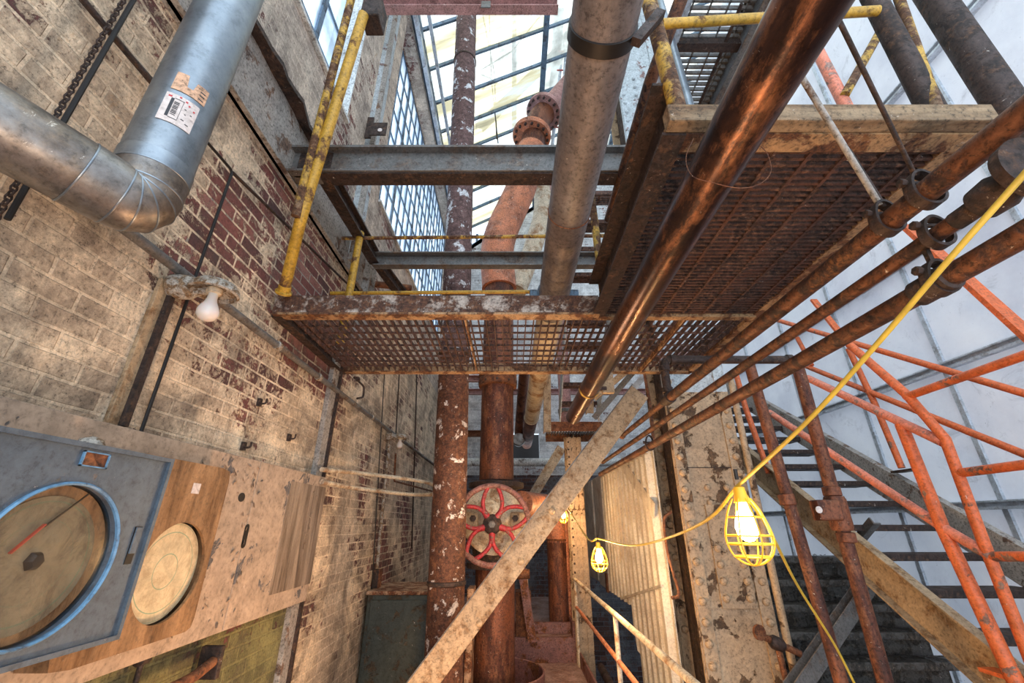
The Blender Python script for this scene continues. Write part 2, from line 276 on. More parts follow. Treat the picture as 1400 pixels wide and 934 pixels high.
# ------------------------------------------------------------------ mesh builder
class MB:
    def __init__(s): s.v = []; s.f = []; s.sm = []
    def add(s, vs, fs, smooth=False):
        o = len(s.v); s.v += [V(p) for p in vs]
        s.f += [tuple(i + o for i in f) for f in fs]; s.sm += [smooth] * len(fs); return s
    def box(s, lo, hi):
        x0, y0, z0 = lo; x1, y1, z1 = hi
        return s.add([(x0,y0,z0),(x1,y0,z0),(x1,y1,z0),(x0,y1,z0),(x0,y0,z1),(x1,y0,z1),(x1,y1,z1),(x0,y1,z1)],
                     [(0,3,2,1),(4,5,6,7),(0,1,5,4),(1,2,6,5),(2,3,7,6),(3,0,4,7)])
    def ext(s, p0, p1, poly, up=(0,0,1), smooth=False):
        """extrude 2-D outline (side, up) from p0 to p1"""
        p0, p1 = V(p0), V(p1); d = (p1 - p0).normalized(); up = V(up)
        side = d.cross(up).normalized(); u = side.cross(d).normalized(); n = len(poly)
        a = [p0 + side * x + u * y for x, y in poly]; b = [p1 + side * x + u * y for x, y in poly]
        fs = [(i, (i + 1) % n, n + (i + 1) % n, n + i) for i in range(n)]
        fs += [tuple(range(n - 1, -1, -1)), tuple(range(n, 2 * n))]
        return s.add(a + b, fs, smooth)
    def bar(s, p0, p1, w, h, up=(0,0,1)):
        return s.ext(p0, p1, [(-w/2,-h/2),(w/2,-h/2),(w/2,h/2),(-w/2,h/2)], up)
    def tube(s, pts, r, n=14, caps=True, closed=False):
        pts = [V(p) for p in pts]; m = len(pts); rs = r if isinstance(r, (list, tuple)) else [r] * m
        vs = []; prev = None
        for i, p in enumerate(pts):
            if closed: t = (pts[(i + 1) % m] - pts[i - 1]).normalized()
            else: t = (pts[min(i + 1, m - 1)] - pts[max(i - 1, 0)]).normalized()
            if prev is None:
                a = V((0,0,1)) if abs(t.z) < .9 else V((1,0,0)); u = (a - t * a.dot(t)).normalized()
            else:
                u = prev - t * prev.dot(t); u.normalize()
            prev = u; w = t.cross(u)
            for k in range(n):
                q = 2 * PI * k / n; vs.append(p + (u * math.cos(q) + w * math.sin(q)) * rs[i])
        fs = []
        for i in range(m if closed else m - 1):
            j = (i + 1) % m
            for k in range(n): fs.append((i*n+k, j*n+k, j*n+(k+1)%n, i*n+(k+1)%n))
        s.add(vs, fs, True)
        if caps and not closed:
            o = len(s.v) - m * n
            s.f += [tuple(o + k for k in range(n)), tuple(o + (m-1)*n + k for k in range(n - 1, -1, -1))]; s.sm += [False, False]
        return s
    def lathe(s, prof, org=(0,0,0), axis=(0,0,1), n=24, smooth=True, closed=False):
        """prof: (radius, height) pairs along axis"""
        ax = V(axis).normalized(); a = V((1,0,0)) if abs(ax.x) < .9 else V((0,1,0))
        u = (a - ax * a.dot(ax)).normalized(); w = ax.cross(u); org = V(org); vs = []
        for r, h in prof:
            for k in range(n):
                q = 2 * PI * k / n; vs.append(org + ax * h + (u * math.cos(q) + w * math.sin(q)) * r)
        m = len(prof); fs = []
        for i in range(m if closed else m - 1):
            j = (i + 1) % m
            for k in range(n): fs.append((i*n+k, i*n+(k+1)%n, j*n+(k+1)%n, j*n+k))
        if not closed:
            if prof[0][0] > 1e-6: fs.append(tuple(range(n - 1, -1, -1)))
            if prof[-1][0] > 1e-6: fs.append(tuple((m-1)*n + k for k in range(n)))
        return s.add(vs, fs, smooth)
    def quad(s, a, b, c, d): return s.add([a, b, c, d], [(0,1,2,3)])
    def build(s, name, mat, parent=None, origin=None, bevel=0):
        if origin is None:
            lo = [min(p[i] for p in s.v) for i in range(3)]; hi = [max(p[i] for p in s.v) for i in range(3)]
            origin = V([(lo[i] + hi[i]) / 2 for i in range(3)])
        origin = V(origin)
        me = bpy.data.meshes.new(name); me.from_pydata([tuple(p - origin) for p in s.v], [], s.f)
        me.polygons.foreach_set('use_smooth', s.sm)
        bm = bmesh.new(); bm.from_mesh(me); bmesh.ops.recalc_face_normals(bm, faces=bm.faces)
        bm.to_mesh(me); bm.free(); me.update()
        if any(s.sm): me.set_sharp_from_angle(angle=math.radians(42))
        me.materials.append(M[mat] if isinstance(mat, str) else mat)
        o = bpy.data.objects.new(name, me); C.objects.link(o)
        WO[o.name] = origin
        if parent is not None: o.parent = parent; o.location = origin - WO[parent.name]
        else: o.location = origin
        if bevel:
            b = o.modifiers.new('bevel', 'BEVEL'); b.width = bevel; b.segments = 2; b.limit_method = 'ANGLE'
        return o
WO = {}
def tag(o, label=None, cat=None, group=None, kind=None):
    if label: o['label'] = label
    if cat: o['category'] = cat
    if group: o['group'] = group
    if kind: o['kind'] = kind
    return o
def thing(name, label, cat, loc, group=None):
    o = bpy.data.objects.new(name, None); C.objects.link(o); o.location = V(loc); WO[o.name] = V(loc)
    o.empty_display_size = .1
    return tag(o, label, cat, group)
def dup(o, loc, label=None, rot=None, group=None):
    r = o.copy(); C.objects.link(r); r.location = V(loc); WO[r.name] = V(loc)
    if rot: r.rotation_euler = rot
    if label: r['label'] = label
    if group: r['group'] = group
    def rec(src, dst):
        for ch in list(src.children):
            c = ch.copy(); C.objects.link(c); c.parent = dst; rec(ch, c)
    rec(o, r)
    return r
def smooth(pts, k=6):
    pts = [V(p) for p in pts]; out = []
    P = [pts[0] * 2 - pts[1]] + pts + [pts[-1] * 2 - pts[-2]]
    for i in range(1, len(P) - 2):
        for j in range(k):
            t = j / k; a, b, c, d = P[i-1], P[i], P[i+1], P[i+2]
            out.append(.5 * ((2*b) + (c - a) * t + (2*a - 5*b + 4*c - d) * t*t + (3*b - a - 3*c + d) * t**3))
    out.append(pts[-1]); return out
def fillet(pts, r, k=6):
    """polyline with rounded corners"""
    pts = [V(p) for p in pts]; out = [pts[0]]
    for i in range(1, len(pts) - 1):
        a, b, c = pts[i-1], pts[i], pts[i+1]; rr = min(r, (a-b).length*.49, (c-b).length*.49)
        p, q = b + (a - b).normalized() * rr, b + (c - b).normalized() * rr
        for j in range(k + 1):
            t = j / k; out.append(p * (1-t)**2 + b * 2*t*(1-t) + q * t*t)
    out.append(pts[-1]); return out
def Ibeam(w, h, t=.012, tf=.014):
    return [(-w/2,-h/2),(w/2,-h/2),(w/2,-h/2+tf),(t/2,-h/2+tf),(t/2,h/2-tf),(w/2,h/2-tf),(w/2,h/2),(-w/2,h/2),(-w/2,h/2-tf),(-t/2,h/2-tf),(-t/2,-h/2+tf),(-w/2,-h/2+tf)]
def Cbeam(w, h, t=.012, s=1):   # channel, web at -w/2*s
    p = [(-w/2,-h/2),(w/2,-h/2),(w/2,-h/2+t),(-w/2+t,-h/2+t),(-w/2+t,h/2-t),(w/2,h/2-t),(w/2,h/2),(-w/2,h/2)]
    return p if s > 0 else [(-x, y) for x, y in p][::-1]
def Lbeam(w, h, t=.008, s=1):
    p = [(-w/2,-h/2),(w/2,-h/2),(w/2,-h/2+t),(-w/2+t,-h/2+t),(-w/2+t,h/2),(-w/2,h/2)]
    return p if s > 0 else [(-x, y) for x, y in p][::-1]
def rivets(parent, pts, r, axis, mat, name='rivet'):
    """round-headed rivets, each its own child, sharing one mesh"""
    first = None
    for p in pts:
        p = V(p)
        if first is None:
            first = MB().lathe([(r,0),(r*.95,r*.3),(r*.75,r*.6),(r*.4,r*.78),(1e-7,r*.84)], (0,0,0), axis, 10).build(name, mat, None, (0,0,0))
            o = first
        else:
            o = first.copy(); C.objects.link(o)
        o.parent = parent; o.location = p - WO[parent.name]

# ================================================================== THE SETTING
WX = -1.5; WT = .34; YB = 9.25; EAVE = 8.55; XR = 4.6
W1 = (.7, 2.70, 4.85, 7.6)        # window near: Y0, Y1, Z0, Z1
W2 = (3.70, 8.75, 4.85, 8.3)
RS = .56
def rz(x): return EAVE + (x - WX) * RS
def wall_left():
    # cream-painted brick below, greyer brick above sill height, all one wall with two openings
    b = MB()
    x0, x1 = WX - WT, WX
    b.box((x0, -2.0, -.2), (x1, YB, 3.9))
    o = b.build('wall_left', 'brick_left', None, (0,0,0)); tag(o, kind='structure')
    b = MB()
    b.box((x0, -2.0, 3.9), (x1, YB, W1[2]))
    b.box((x0, -2.0, W1[2]), (x1, W1[0], EAVE)); b.box((x0, W1[1], W1[2]), (x1, W2[0], EAVE)); b.box((x0, W2[1], W1[2]), (x1, YB, EAVE))
    b.box((x0, W1[0], W1[3]), (x1, W1[1], EAVE)); b.box((x0, W2[0], W2[3]), (x1, W2[1], EAVE))
    o = b.build('wall_left_upper', 'brick_high', None, (0,0,0)); tag(o, kind='structure')
wall_left()
# thin skin of green paint low down on the wall below the instrument board
tag(MB().box((WX, -1.9, 0), (WX + .006, 3.36, 1.05)).build('wall_left_dado', 'brick_green', None, (0,0,0)), kind='structure')
def win(n, y0, y1, z0, z1, ny, nz, thick):
    f = MB(); X = WX - .22
    for k in range(ny + 1):
        y = y0 + (y1 - y0) * k / ny; w = .06 if k % 4 == 0 else .022
        f.box((X - .02, y - w/2, z0), (X + .02, y + w/2, z1))
    for k in range(nz + 1):
        z = z0 + (z1 - z0) * k / nz; w = .05 if k in (0, nz) else .022
        f.box((X - .016, y0, z - w/2), (X + .016, y1, z + w/2))
    o = f.build(f'window_{n}', 'blue_steel'); tag(o, kind='structure')
    MB().box((X - .004, y0, z0), (X + .002, y1, z1)).build('window_glass', 'window_glass', o)
    MB().box((WX - WT, y0, z0 - .03), (WX + .03, y1, z0 + .002)).build('window_sill', 'white_paint', o)
    if n == 1: MB().box((WX - WT, y1 - .012, z0), (WX - .002, y1 + .0, z1)).build('window_jamb', 'white_paint', o)
win(1, *W1, 5, 5, .02)
win(2, *W2, 19, 8, .02)
# back wall: whitewashed brick above, bare dark brick below, with a hole for the pipes
hc = onY(719, 606, YB)
hole = (hc.x - .36, hc.x + .30, hc.z - .36, hc.z + .26)
b = MB(); t = .3; ZS = onY(700, 650, YB).z
def btop(x): return min(7.9 + (x - WX) * .95, rz(x) - .12)
def wallseg(x0, x1, zb):
    n = 6; xs = [x0 + (x1 - x0) * k / n for k in range(n + 1)]
    pr = [(x0, zb), (x1, zb)] + [(x, btop(x)) for x in reversed(xs)]
    vs = [(x, YB, z) for x, z in pr] + [(x, YB + t, z) for x, z in pr]; m = len(pr)
    b.add(vs, [tuple(range(m)), tuple(range(2*m - 1, m - 1, -1))] + [(k, (k+1) % m, m + (k+1) % m, m + k) for k in range(m)])
wallseg(WX - WT, hole[0], ZS); wallseg(hole[1], XR, ZS); wallseg(hole[0], hole[1], hole[3])
if hole[2] > ZS: b.box((hole[0], YB, ZS), (hole[1], YB + t, hole[2]))
tag(b.build('wall_back', 'brick_back', None, (0,0,0)), kind='structure')
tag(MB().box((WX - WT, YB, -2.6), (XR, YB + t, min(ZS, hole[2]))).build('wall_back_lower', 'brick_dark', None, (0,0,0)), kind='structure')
tag(MB().box((hole[0]-.1, YB + .9, hole[2]-.1), (hole[1]+.1, YB + 1.0, hole[3]+.1)).build('wall_hole_shade', 'black_rod'), kind='structure')  # black sheet stands in for the shade beyond the pipe hole
# right wall: sheet siding with seams
def right_wall():
    o = MB().quad((XR, -2.2, -2.6), (XR, YB + .3, -2.6), (XR, YB + .3, 12.2), (XR, -2.2, 12.2)).build('wall_right', 'siding', None, (0,0,0)); tag(o, kind='structure')
    k = 0
    for z in (onX(1400, 686, XR).z, onX(1400, 462, XR).z, onX(1400, 250, XR).z, onX(1344, 0, XR).z):
        k += 1
        m = MB().box((XR - .05, -2, z - .05), (XR, YB, z + .02)); m.box((XR - .09, -2, z - .06), (XR - .05, YB, z - .035)); m.box((XR - .09, -2, z + .005), (XR - .05, YB, z + .02))
        tag(m.build(f'trim_{k}', 'siding_trim'), kind='structure')
    m = MB()
    for y in [ -.4, .75, 1.9, 3.05, 4.2, 5.35, 6.5, 7.65, 8.8, 9.95]:
        m.box((XR - .03, y - .025, -2.6), (XR, y + .025, 12)); 
    tag(m.build('trim_9', 'siding_trim'), kind='structure')
right_wall()
# glazed roof rising from the left eave to the right
def roof():
    a = MB(); yb = MB(); fr = MB()
    y = -1.5; k = 0
    while y < YB - .01:
        y1 = min(y + .62, YB)
        m = yb if k % 5 in (1, 2, 4) else a
        for x0, x1 in ((WX, .6), (.62, 2.6), (2.62, XR)):
            mm = m if (x0 < .6) else a
            mm.add([(x0,y,rz(x0)),(x1,y,rz(x1)),(x1,y1,rz(x1)),(x0,y1,rz(x0)),(x0,y,rz(x0)+.006),(x1,y,rz(x1)+.006),(x1,y1,rz(x1)+.006),(x0,y1,rz(x0)+.006)],
               [(0,3,2,1),(4,5,6,7),(0,1,5,4),(1,2,6,5),(2,3,7,6),(3,0,4,7)])
        fr.bar((WX, y, rz(WX) - .03), (XR, y, rz(XR) - .03), .035, .07)
        y += .62; k += 1
    o = a.build('ceiling', 'roof_glass'); tag(o, kind='structure')
    yb.build('yellowed_glass', 'roof_glass_yellow', o)
    fr.build('glazing_bars', 'blue_steel', o)
    g = MB()
    for x, w in ((WX + .04, .16), (.61, .10), (2.61, .10)):
        g.bar((x, -1.5, rz(x) - .10), (x, YB, rz(x) - .10), w, .12)
    g.build('purlins', 'blue_steel', o)
    # gutter pipes along the eave
    g = MB(); 
    g.bar((WX + .10, -1, EAVE - .28), (WX + .10, YB, EAVE - .28), .06, .10)
    g.bar((WX + .26, -1, EAVE - .08), (WX + .26, YB, EAVE - .08), .05, .06)
    g.build('eave_rail', 'siding_trim', o)
roof()
# glazed gable between the sloping brick top and the roof
g = [(WX, btop(WX)), (.2, btop(.2)), (1.2, btop(1.2)), (1.2, rz(1.2) - .1), (WX, rz(WX) - .1)]
vs = [(x, YB + .12, z) for x, z in g] + [(x, YB + .126, z) for x, z in g]; n = 5
o = MB().add(vs, [tuple(range(n)), tuple(range(2*n-1, n-1, -1))] + [(k, (k+1) % n, n + (k+1) % n, n + k) for k in range(n)]).build('window_3', 'window_glass'); tag(o, kind='structure')
m = MB()
for x in (-1.4, -.95, -.5, -.05, .4, .85): m.box((x - .03, YB + .08, btop(x)), (x + .03, YB + .12, rz(x) - .1))
m.bar((WX, YB + .06, btop(WX) + .04), (.9, YB + .06, btop(.9) + .04), .12, .12)
m.build('window_frame', 'blue_steel', o)
# floors
FX = .80
tag(MB().box((WX, -2, -.12), (FX, 6.1, 0)).build('floor', 'floor'), kind='structure')
tag(MB().box((WX, 6.1, -.12), (FX + .02, YB, .24)).build('floor_raised', 'floor'), kind='structure')
m = MB().ext((-.6, 6.09, .12), (FX + .02, 6.09, .12), Cbeam(.06, .26, .012, -1)); m.box((-.6, 6.3, .24), (FX - .02, 6.36, .36)); m.box((FX - .06, 6.1, .24), (FX, 8.4, .40))
tag(m.build('trim_10', 'curb'), kind='structure')
tag(MB().box((FX - .02, 1.0, 0), (FX, 6.1, .14)).build('trim_11', 'curb'), kind='structure')
tag(MB().box((FX, -2, -2.6), (XR, YB, -2.45)).build('floor_lower', 'dark_floor'), kind='structure')
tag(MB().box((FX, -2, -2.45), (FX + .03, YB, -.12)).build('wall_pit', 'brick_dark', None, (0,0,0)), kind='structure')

# ================================================================== LEFT WALL FITTINGS
# long steel plate girder let into the wall with a rusty angle on top
z0 = onX(300, 103, WX + .04).z; z1 = onX(332, 20, WX + .04).z
T = thing('plate_girder', 'grey peeling steel girder set along the left brick wall with a jagged rusty lip', 'girder', (WX + .02, 1, z0))
MB().box((WX, -1.5, z0), (WX + .04, 3.62, z1)).build('web_plate', 'grey_paint', T)
lip = MB(); random.seed(3)
n = 60
vs = []; fs = []
for k in range(n + 1):
    y = -1.5 + 5.1 * k / n; w = .11 + random.uniform(-.02, .03); dz = random.uniform(-.012, .012)
    vs += [(WX+.0, y, z1 - .01), (WX + w, y, z1 - .02 + dz), (WX + w, y, z1 + .012 + dz), (WX, y, z1 + .02)]
for k in range(n):
    for j in range(4): fs.append((4*k+j, 4*k+(j+1)%4, 4*k+4+(j+1)%4, 4*k+4+j))
fs += [(0,3,2,1), (4*n, 4*n+1, 4*n+2, 4*n+3)]
lip.add(vs, fs).build('top_flange', 'rust_dark', T)
MB().ext((WX + .045, -1.5, z0 + .03), (WX + .045, 3.62, z0 + .03), Lbeam(.05, .06)).build('bottom_angle', 'grey_paint', T)
m = MB()
MB().ext((WX+.05, 3.62, 3.0), (WX+.05, 3.62, z1-.05), Ibeam(.10,.18), up=(0,1,0)).build('stub_column', 'grey_paint', T)
# steel wall posts running up the brickwork
def wallpost(px, py, z0, z1, w, mat, label, th=.04):
    p = onX(px, py, WX + .03)
    m = MB().box((WX, p.y - w/2, z0), (WX + th, p.y + w/2, z1))
    T = thing('wall_post', label, 'post', (WX, p.y, z0)); m.build('post_plate', mat, T, bevel=.003)
    MB().ext((WX + th + .01, p.y + w/2 - .012, z0), (WX + th + .01, p.y + w/2 - .012, z1), [(-.012,-.012),(.012,-.012),(.012,.012),(-.012,.012)], up=(0,1,0)).build('edge_rail', 'rust_dark', T)
wallpost(448, 575, 0.0, 2.95, .13, 'grey_paint', 'grey brown steel post up the brick wall behind the end of the instrument board')
wallpost(203, 470, 1.84, 2.46, .07, 'beige_steel', 'cream painted strip on the brick below the bare frosted bulb', .018)
# upper steel post between the two windows
p = onY(536, 60, 3.3)
T = thing('window_pier_post', 'pale grey steel post between the two tall windows above the left wall', 'post', (WX, 3.25, 3.6))
MB().box((WX, 3.12, 3.65), (WX + .05, 3.34, 8.4)).build('post_plate', 'column_cool', T)
MB().box((WX + .05, 3.12, 3.65), (WX + .10, 3.15, 8.4)).build('post_flange', 'grey_paint', T)
q = onX(516, 178, WX + .16)
T = thing('steel_bracket', 'small dark red angle bracket with one hole on the pier above the crossbeam', 'bracket', (WX + .1, q.y, q.z))
MB().box((WX + .05, q.y - .02, q.z - .12), (WX + .112, q.y + .0, q.z + .16)).build('side_plate', 'rust_dark', T)
m = MB().box((WX + .10, q.y - .03, q.z - .1), (WX + .26, q.y - .018, q.z + .07)); m.build('face_plate', 'rust_dark', T)
MB().lathe([(.022,0),(.022,.006)], (WX + .2, q.y - .032, q.z - .04), (0,-1,0), 12).build('bolt_hole', 'paper', T)

# galvanized duct with elbow
DX = -1.16; DY = 1.03; R = .098
e = onY(203, 283, DY); e.x = DX
top = V((DX, DY, 4.2)); a = onX(-20, 176, -1.36); a.x = -1.36
a = V((e.x - .225, e.y - .44, e.z + .03))
T = thing('vent_duct', 'round galvanized sheet metal duct elbowing up the left brick wall', 'duct', (DX, DY, e.z))
MB().tube([e + V((0,0,.10)), top], R, 40).build('vertical_run', 'galv', T)
cur = fillet([e + (a - e).normalized() * .15, e, e + V((0,0,.12))], .11, 4)
elb = MB().tube(cur, R * 1.015, 40, caps=False); elb.build('elbow', 'galv_dirty', T)
for i, p in enumerate(cur):
    d = (cur[min(i+1, len(cur)-1)] - cur[max(i-1, 0)]).normalized()
    MB().lathe([(R*1.01,-.003),(R*1.03,-.002),(R*1.035,0),(R*1.03,.002),(R*1.01,.003)], p, d, 40, closed=True).build('elbow_seam', 'galv', T)
MB().tube([e + (a - e).normalized() * .12, a], R, 40).build('horizontal_run', 'galv_dirty', T)
MB().lathe([(R*1.0,-.002),(R*1.03,0),(R*1.03,.05),(R*1.0,.052)], e + V((0,0,.12)), (0,0,1), 40).build('collar', 'galv', T)
# stickers wrapped on the duct
def sticker(name, ang0, ang1, za, zb, r, mat, parent, cut=None, n=10, slant=0.0):
    vs = []; fs = []
    for k in range(n + 1):
        q = ang0 + (ang1 - ang0) * k / n
        zz0 = za + slant * (q - ang0); zz1 = zb + slant * (q - ang0)
        if cut: zz1 = zb - cut(k / n)
        for z, rr in ((zz0, r), (zz1, r), (zz1, r + .0008), (zz0, r + .0008)):
            vs.append((DX + math.cos(q) * rr, DY + math.sin(q) * rr, z))
    for k in range(n):
        for j in range(4): fs.append((4*k+j, 4*k+4+j, 4*k+4+(j+1)%4, 4*k+(j+1)%4))
    fs += [(0,1,2,3), (4*n+3,4*n+2,4*n+1,4*n)]
    return MB().add(vs, fs).build(name, mat, parent)
zc = onY(240, 150, DY - .07).z
A0 = math.atan2(-DY, -DX)   # direction from duct to camera
ST_ = thing('shipping_label', 'white torn shipping sticker with a barcode on the upright duct', 'label', (DX + .05, DY - .08, zc))
s0 = sticker('paper_sheet', A0 - .52, A0 + .42, zc - .065, zc + .055, R + .0012, 'paper', ST_)
sticker('black_bar', A0 - .34, A0 - .26, zc - .045, zc + .035, R + .0022, 'ink', ST_)
for k in range(9):
    q = zc - .032 + k * .0065
    sticker('barcode_line', A0 - .23, A0 - .10, q, q + (.0038 if k % 3 else .0022), R + .0022, 'ink', ST_)
for (u0, u1, v0, v1) in ((-.255,.0,.036,.038), (-.02,-.01,-.045,.037), (-.255,-.01,-.047,-.045)):
    sticker('box_rule', A0 + u0, A0 + u1, zc + v0, zc + v1, R + .0022, 'ink', ST_)
for k, (u, v, w) in enumerate(((.06,.01,.05),(.10,-.01,.04),(.06,-.035,.09),(.2,-.045,.10),(.24,.0,.05))):
    sticker('text_line', A0 + u, A0 + u + w, zc + v, zc + v + .003, R + .0022, 'ink', ST_)
for k, (u, v, w) in enumerate(((-.44,.038,.1),(-.16,.046,.06),(.02,.04,.06),(.12,.03,.05),(.28,.02,.05))):
    sticker('red_mark', A0 + u, A0 + u + w, zc + v, zc + v + .006, R + .0022, 'ink_red', ST_)
O_ = thing('torn_label', 'orange torn paper label on the duct above the barcode sticker', 'label', (DX + .05, DY - .08, zc + .11))
sticker('paper_sheet', A0 - .48, A0 + .50, zc + .075, zc + .155, R + .0012, 'paper_orange', O_, cut=lambda t: .05 if .38 < t < .60 else (.012 if t > .6 else .0), n=18)
for k in range(3): sticker('text_line', A0 + .26, A0 + .42, zc + .085 + k * .016, zc + .089 + k * .016, R + .0022, 'ink', O_)

# conduit along the wall with two bare bulb fittings
cz = onX(455, 530, WX + .05).z; cx = WX + .05
T = thing('wall_conduit', 'long grey conduit running along the left wall linking two bulb fittings', 'conduit', (cx, 2, cz))
MB().tube([(cx, .9, cz), (cx, 9.1, cz)], .021, 14).build('conduit_pipe', 'steel_beam', T)
for y in (2.4, 3.0, 4.3, 5.6, 7.0): MB().lathe([(.022,-.02),(.028,-.018),(.028,.018),(.022,.02)], (cx, y, cz), (0,1,0), 12).build('coupling', 'fitting', T)
def bulb_lamp(loc, label, k=1.0):
    x, y, z = loc
    T = thing('bulb_fitting', label, 'lamp', loc, None)
    MB().lathe([(.001,-.03*k),(.038*k,-.028*k),(.042*k,0),(.040*k,.03*k),(.03*k,.045*k),(.018*k,.07*k),(.016*k,.10*k)], (x - .07*k, y, z + .01*k), (1,.15,-.05), 20).build('junction_box', 'fitting', T)
    MB().lathe([(.001,.025*k),(.03*k,.030*k),(.058*k,.018*k),(.072*k,0),(.073*k,-.014*k),(.066*k,-.018*k),(.060*k,-.004*k),(.03*k,.006*k),(.001,.008*k)], (x + .045*k, y, z), (0,0,1), 28).build('canopy', 'fitting', T)
    MB().lathe([(.022*k,.0),(.024*k,-.012*k),(.022*k,-.018*k),(.018*k,-.02*k)], (x + .045*k, y, z + .002), (0,0,1), 18).build('socket', 'white_pipe', T)
    MB().lathe([(.014*k,-.016*k),(.0145*k,-.036*k),(.018*k,-.048*k),(.027*k,-.066*k),(.032*k,-.082*k),(.030*k,-.096*k),(.022*k,-.108*k),(.010*k,-.114*k),(1e-6,-.115*k)], (x + .045*k, y, z), (0,0,1), 24).build('bulb', 'bulb_frosted', T)
    return T
q = onX(283, 392, WX + .17); q.z = q.z
L1 = bulb_lamp((WX + .15, q.y, onX(283, 392, WX + .19).z), 'unlit frosted bare bulb fitting nearest on the left wall below the duct', 1.32)
q = onX(545, 598, WX + .15)
L2 = bulb_lamp((WX + .12, q.y, q.z), 'small unlit bulb fitting far along the left wall on the conduit', 1.15)

# rods, cables and chain on the wall
def rod(pts, r, name, label, cat, mat='black_rod', fil=.03, n=8):
    return tag(MB().tube(fillet(pts, fil) if len(pts) > 2 else pts, r, n).build(name, mat), label, cat)
X1 = WX + .035
c0 = onX(318, 234, X1)
rod([onX(130, 20, X1), V((X1, c0.y, c0.z)), onX(193, 590, X1 + .0)], .007, 'bent_cable', 'thin black cable bent down the wall behind the nearest bare bulb', 'cable')
rod([onX(318, 236, X1), onX(512, 424, X1)], .009, 'wall_rod', 'thin dark rod running along red brick down to the yellow railing', 'rod', 'rust_dark')
rod([onX(186, -6, X1+.03), onX(10, 300, X1+.03)], .008, 'hanging_rod', 'thin dark rod slanting behind the galvanized duct beside the chain', 'rod')
# chain: each link alternating, one chain
m = MB(); p0, p1 = onX(172, -5, X1 + .02), onX(-6, 300, X1 + .02); nl = 60
for k in range(nl):
    c = p0.lerp(p1, (k + .5) / nl); d = (p1 - p0).normalized(); s_ = d.cross(V((1,0,0))).normalized() if k % 2 else V((1,0,0))
    L = (p1 - p0).length / nl * .72
    m.tube([c + d * L * math.cos(q) + s_ * .0075 * math.sin(q) for q in [2*PI*j/8 for j in range(8)]], .003, 5, closed=True)
tag(m.build('hanging_chain', 'rust_dark'), 'rusty roller chain hanging diagonally across the cream brick at upper left', 'chain')
rod([onX(372, 0, X1), onX(332, -40, X1)], .01, 'wall_rod', 'dark rod high on the left wall', 'rod') if False else None
rod([onX(110, -4, X1), onX(212, 118, X1)], .012, 'wall_rod', 'dark rusty rod along the wall passing behind the duct', 'rod', 'rust_dark')
# hooks on the brick
for px, py, lab in ((352, 552, 'rusty hook stub in the cream brick, upper left of three above the board'), (393, 600, 'rusty hook stub nearest the steel wall post above the board'), (330, 612, 'rusty hook stub just above the top edge of the board')):
    q = onX(px, py, WX)
    T = thing('wall_hook', lab, 'hook', q)
    MB().box((WX, q.y - .012, q.z - .015), (WX + .02, q.y + .012, q.z + .03)).build('hook_plate', 'rust_dark', T)
    MB().tube(fillet([q + V((.01,0,0)), q + V((.05,0,0)), q + V((.05,0,.03))], .015), .006, 8).build('hook_arm', 'rust_dark', T)
# small conduits far along wall
rod([onX(533, 600, X1), onX(515, 778, X1)], .018, 'wall_conduit', 'pale vertical conduit dropping to a small switch box on the far left wall', 'conduit', 'fitting')
q = onX(514, 790, WX + .03)
T = thing('switch_box', 'small rusty switch box at the foot of the vertical conduit', 'box', q)
MB().box((WX, q.y - .05, q.z - .10), (WX + .07, q.y + .05, q.z + .08)).build('box_body', 'rust_dark', T, bevel=.006)
MB().box((WX + .07, q.y - .055, q.z - .105), (WX + .078, q.y + .055, q.z + .085)).build('box_cover', 'rust', T)
rod([onX(526, 505, X1), onX(503, 900, X1)], .006, 'beaded_chain', 'dark beaded chain hanging beside the switch box conduit', 'chain')
rod([onX(541, 620, X1+.02), onX(539, 658, X1+.02), onX(592, 672, X1 + .02)], .012, 'wall_conduit', 'short bent rusty conduit below the far bulb fitting', 'conduit', 'rust')
rod([onX(546, 508, X1), onX(541, 600, X1)], .008, 'wall_rod', 'thin upright rod above the far bulb fitting', 'rod', 'rust_dark')
rod([onX(570, 512, X1), onX(563, 750, X1)], .010, 'wall_rod', 'thin upright rod on soot-stained brick near the back', 'rod', 'rust_dark')
q = onX(485, 530, WX + .02)
T = thing('pipe_hanger', 'small rusty looped pipe hanger on the brick below the grating', 'bracket', q)
MB().tube(fillet([q + V((0,-.06,.08)), q + V((.03,0,.06)), q + V((.05,.10,.04)), q + V((.05,.12,-.06)), q + V((.03,.02,-.10))], .03), .010, 8).build('hanger_arm', 'rust_dark', T)
MB().lathe([(.02,-.02),(.025,0),(.02,.02)], q + V((.03,-.04,.07)), (0,1,0), 10).build('hanger_nut', 'rust_dark', T)
# two pipes bowing from the board to the big standpipe
for (a, b_, c, d, lab) in (((440,642),(500,648),(575,658),(592,668),'upper of two thin pipes bowing from the board towards the standpipe'), ((440,659),(490,668),(560,676),(592,676),'lower of two thin pipes bowing from the board towards the standpipe')):
    pts = smooth([onX(*a, WX + .12), onX(*b_, WX + .13), onX(*c, WX + .3) , onY(*d, 4.3)], 8)
    pts = smooth([onX(*a, WX + .12), onX(*b_, WX + .14), onY(c[0], c[1], 4.6), onY(604, d[1], 4.1)], 8)
    tag(MB().tube(pts, .018, 10).build('bowed_pipe', 'white_pipe'), lab, 'pipe', 'bowed pipes beside the board')

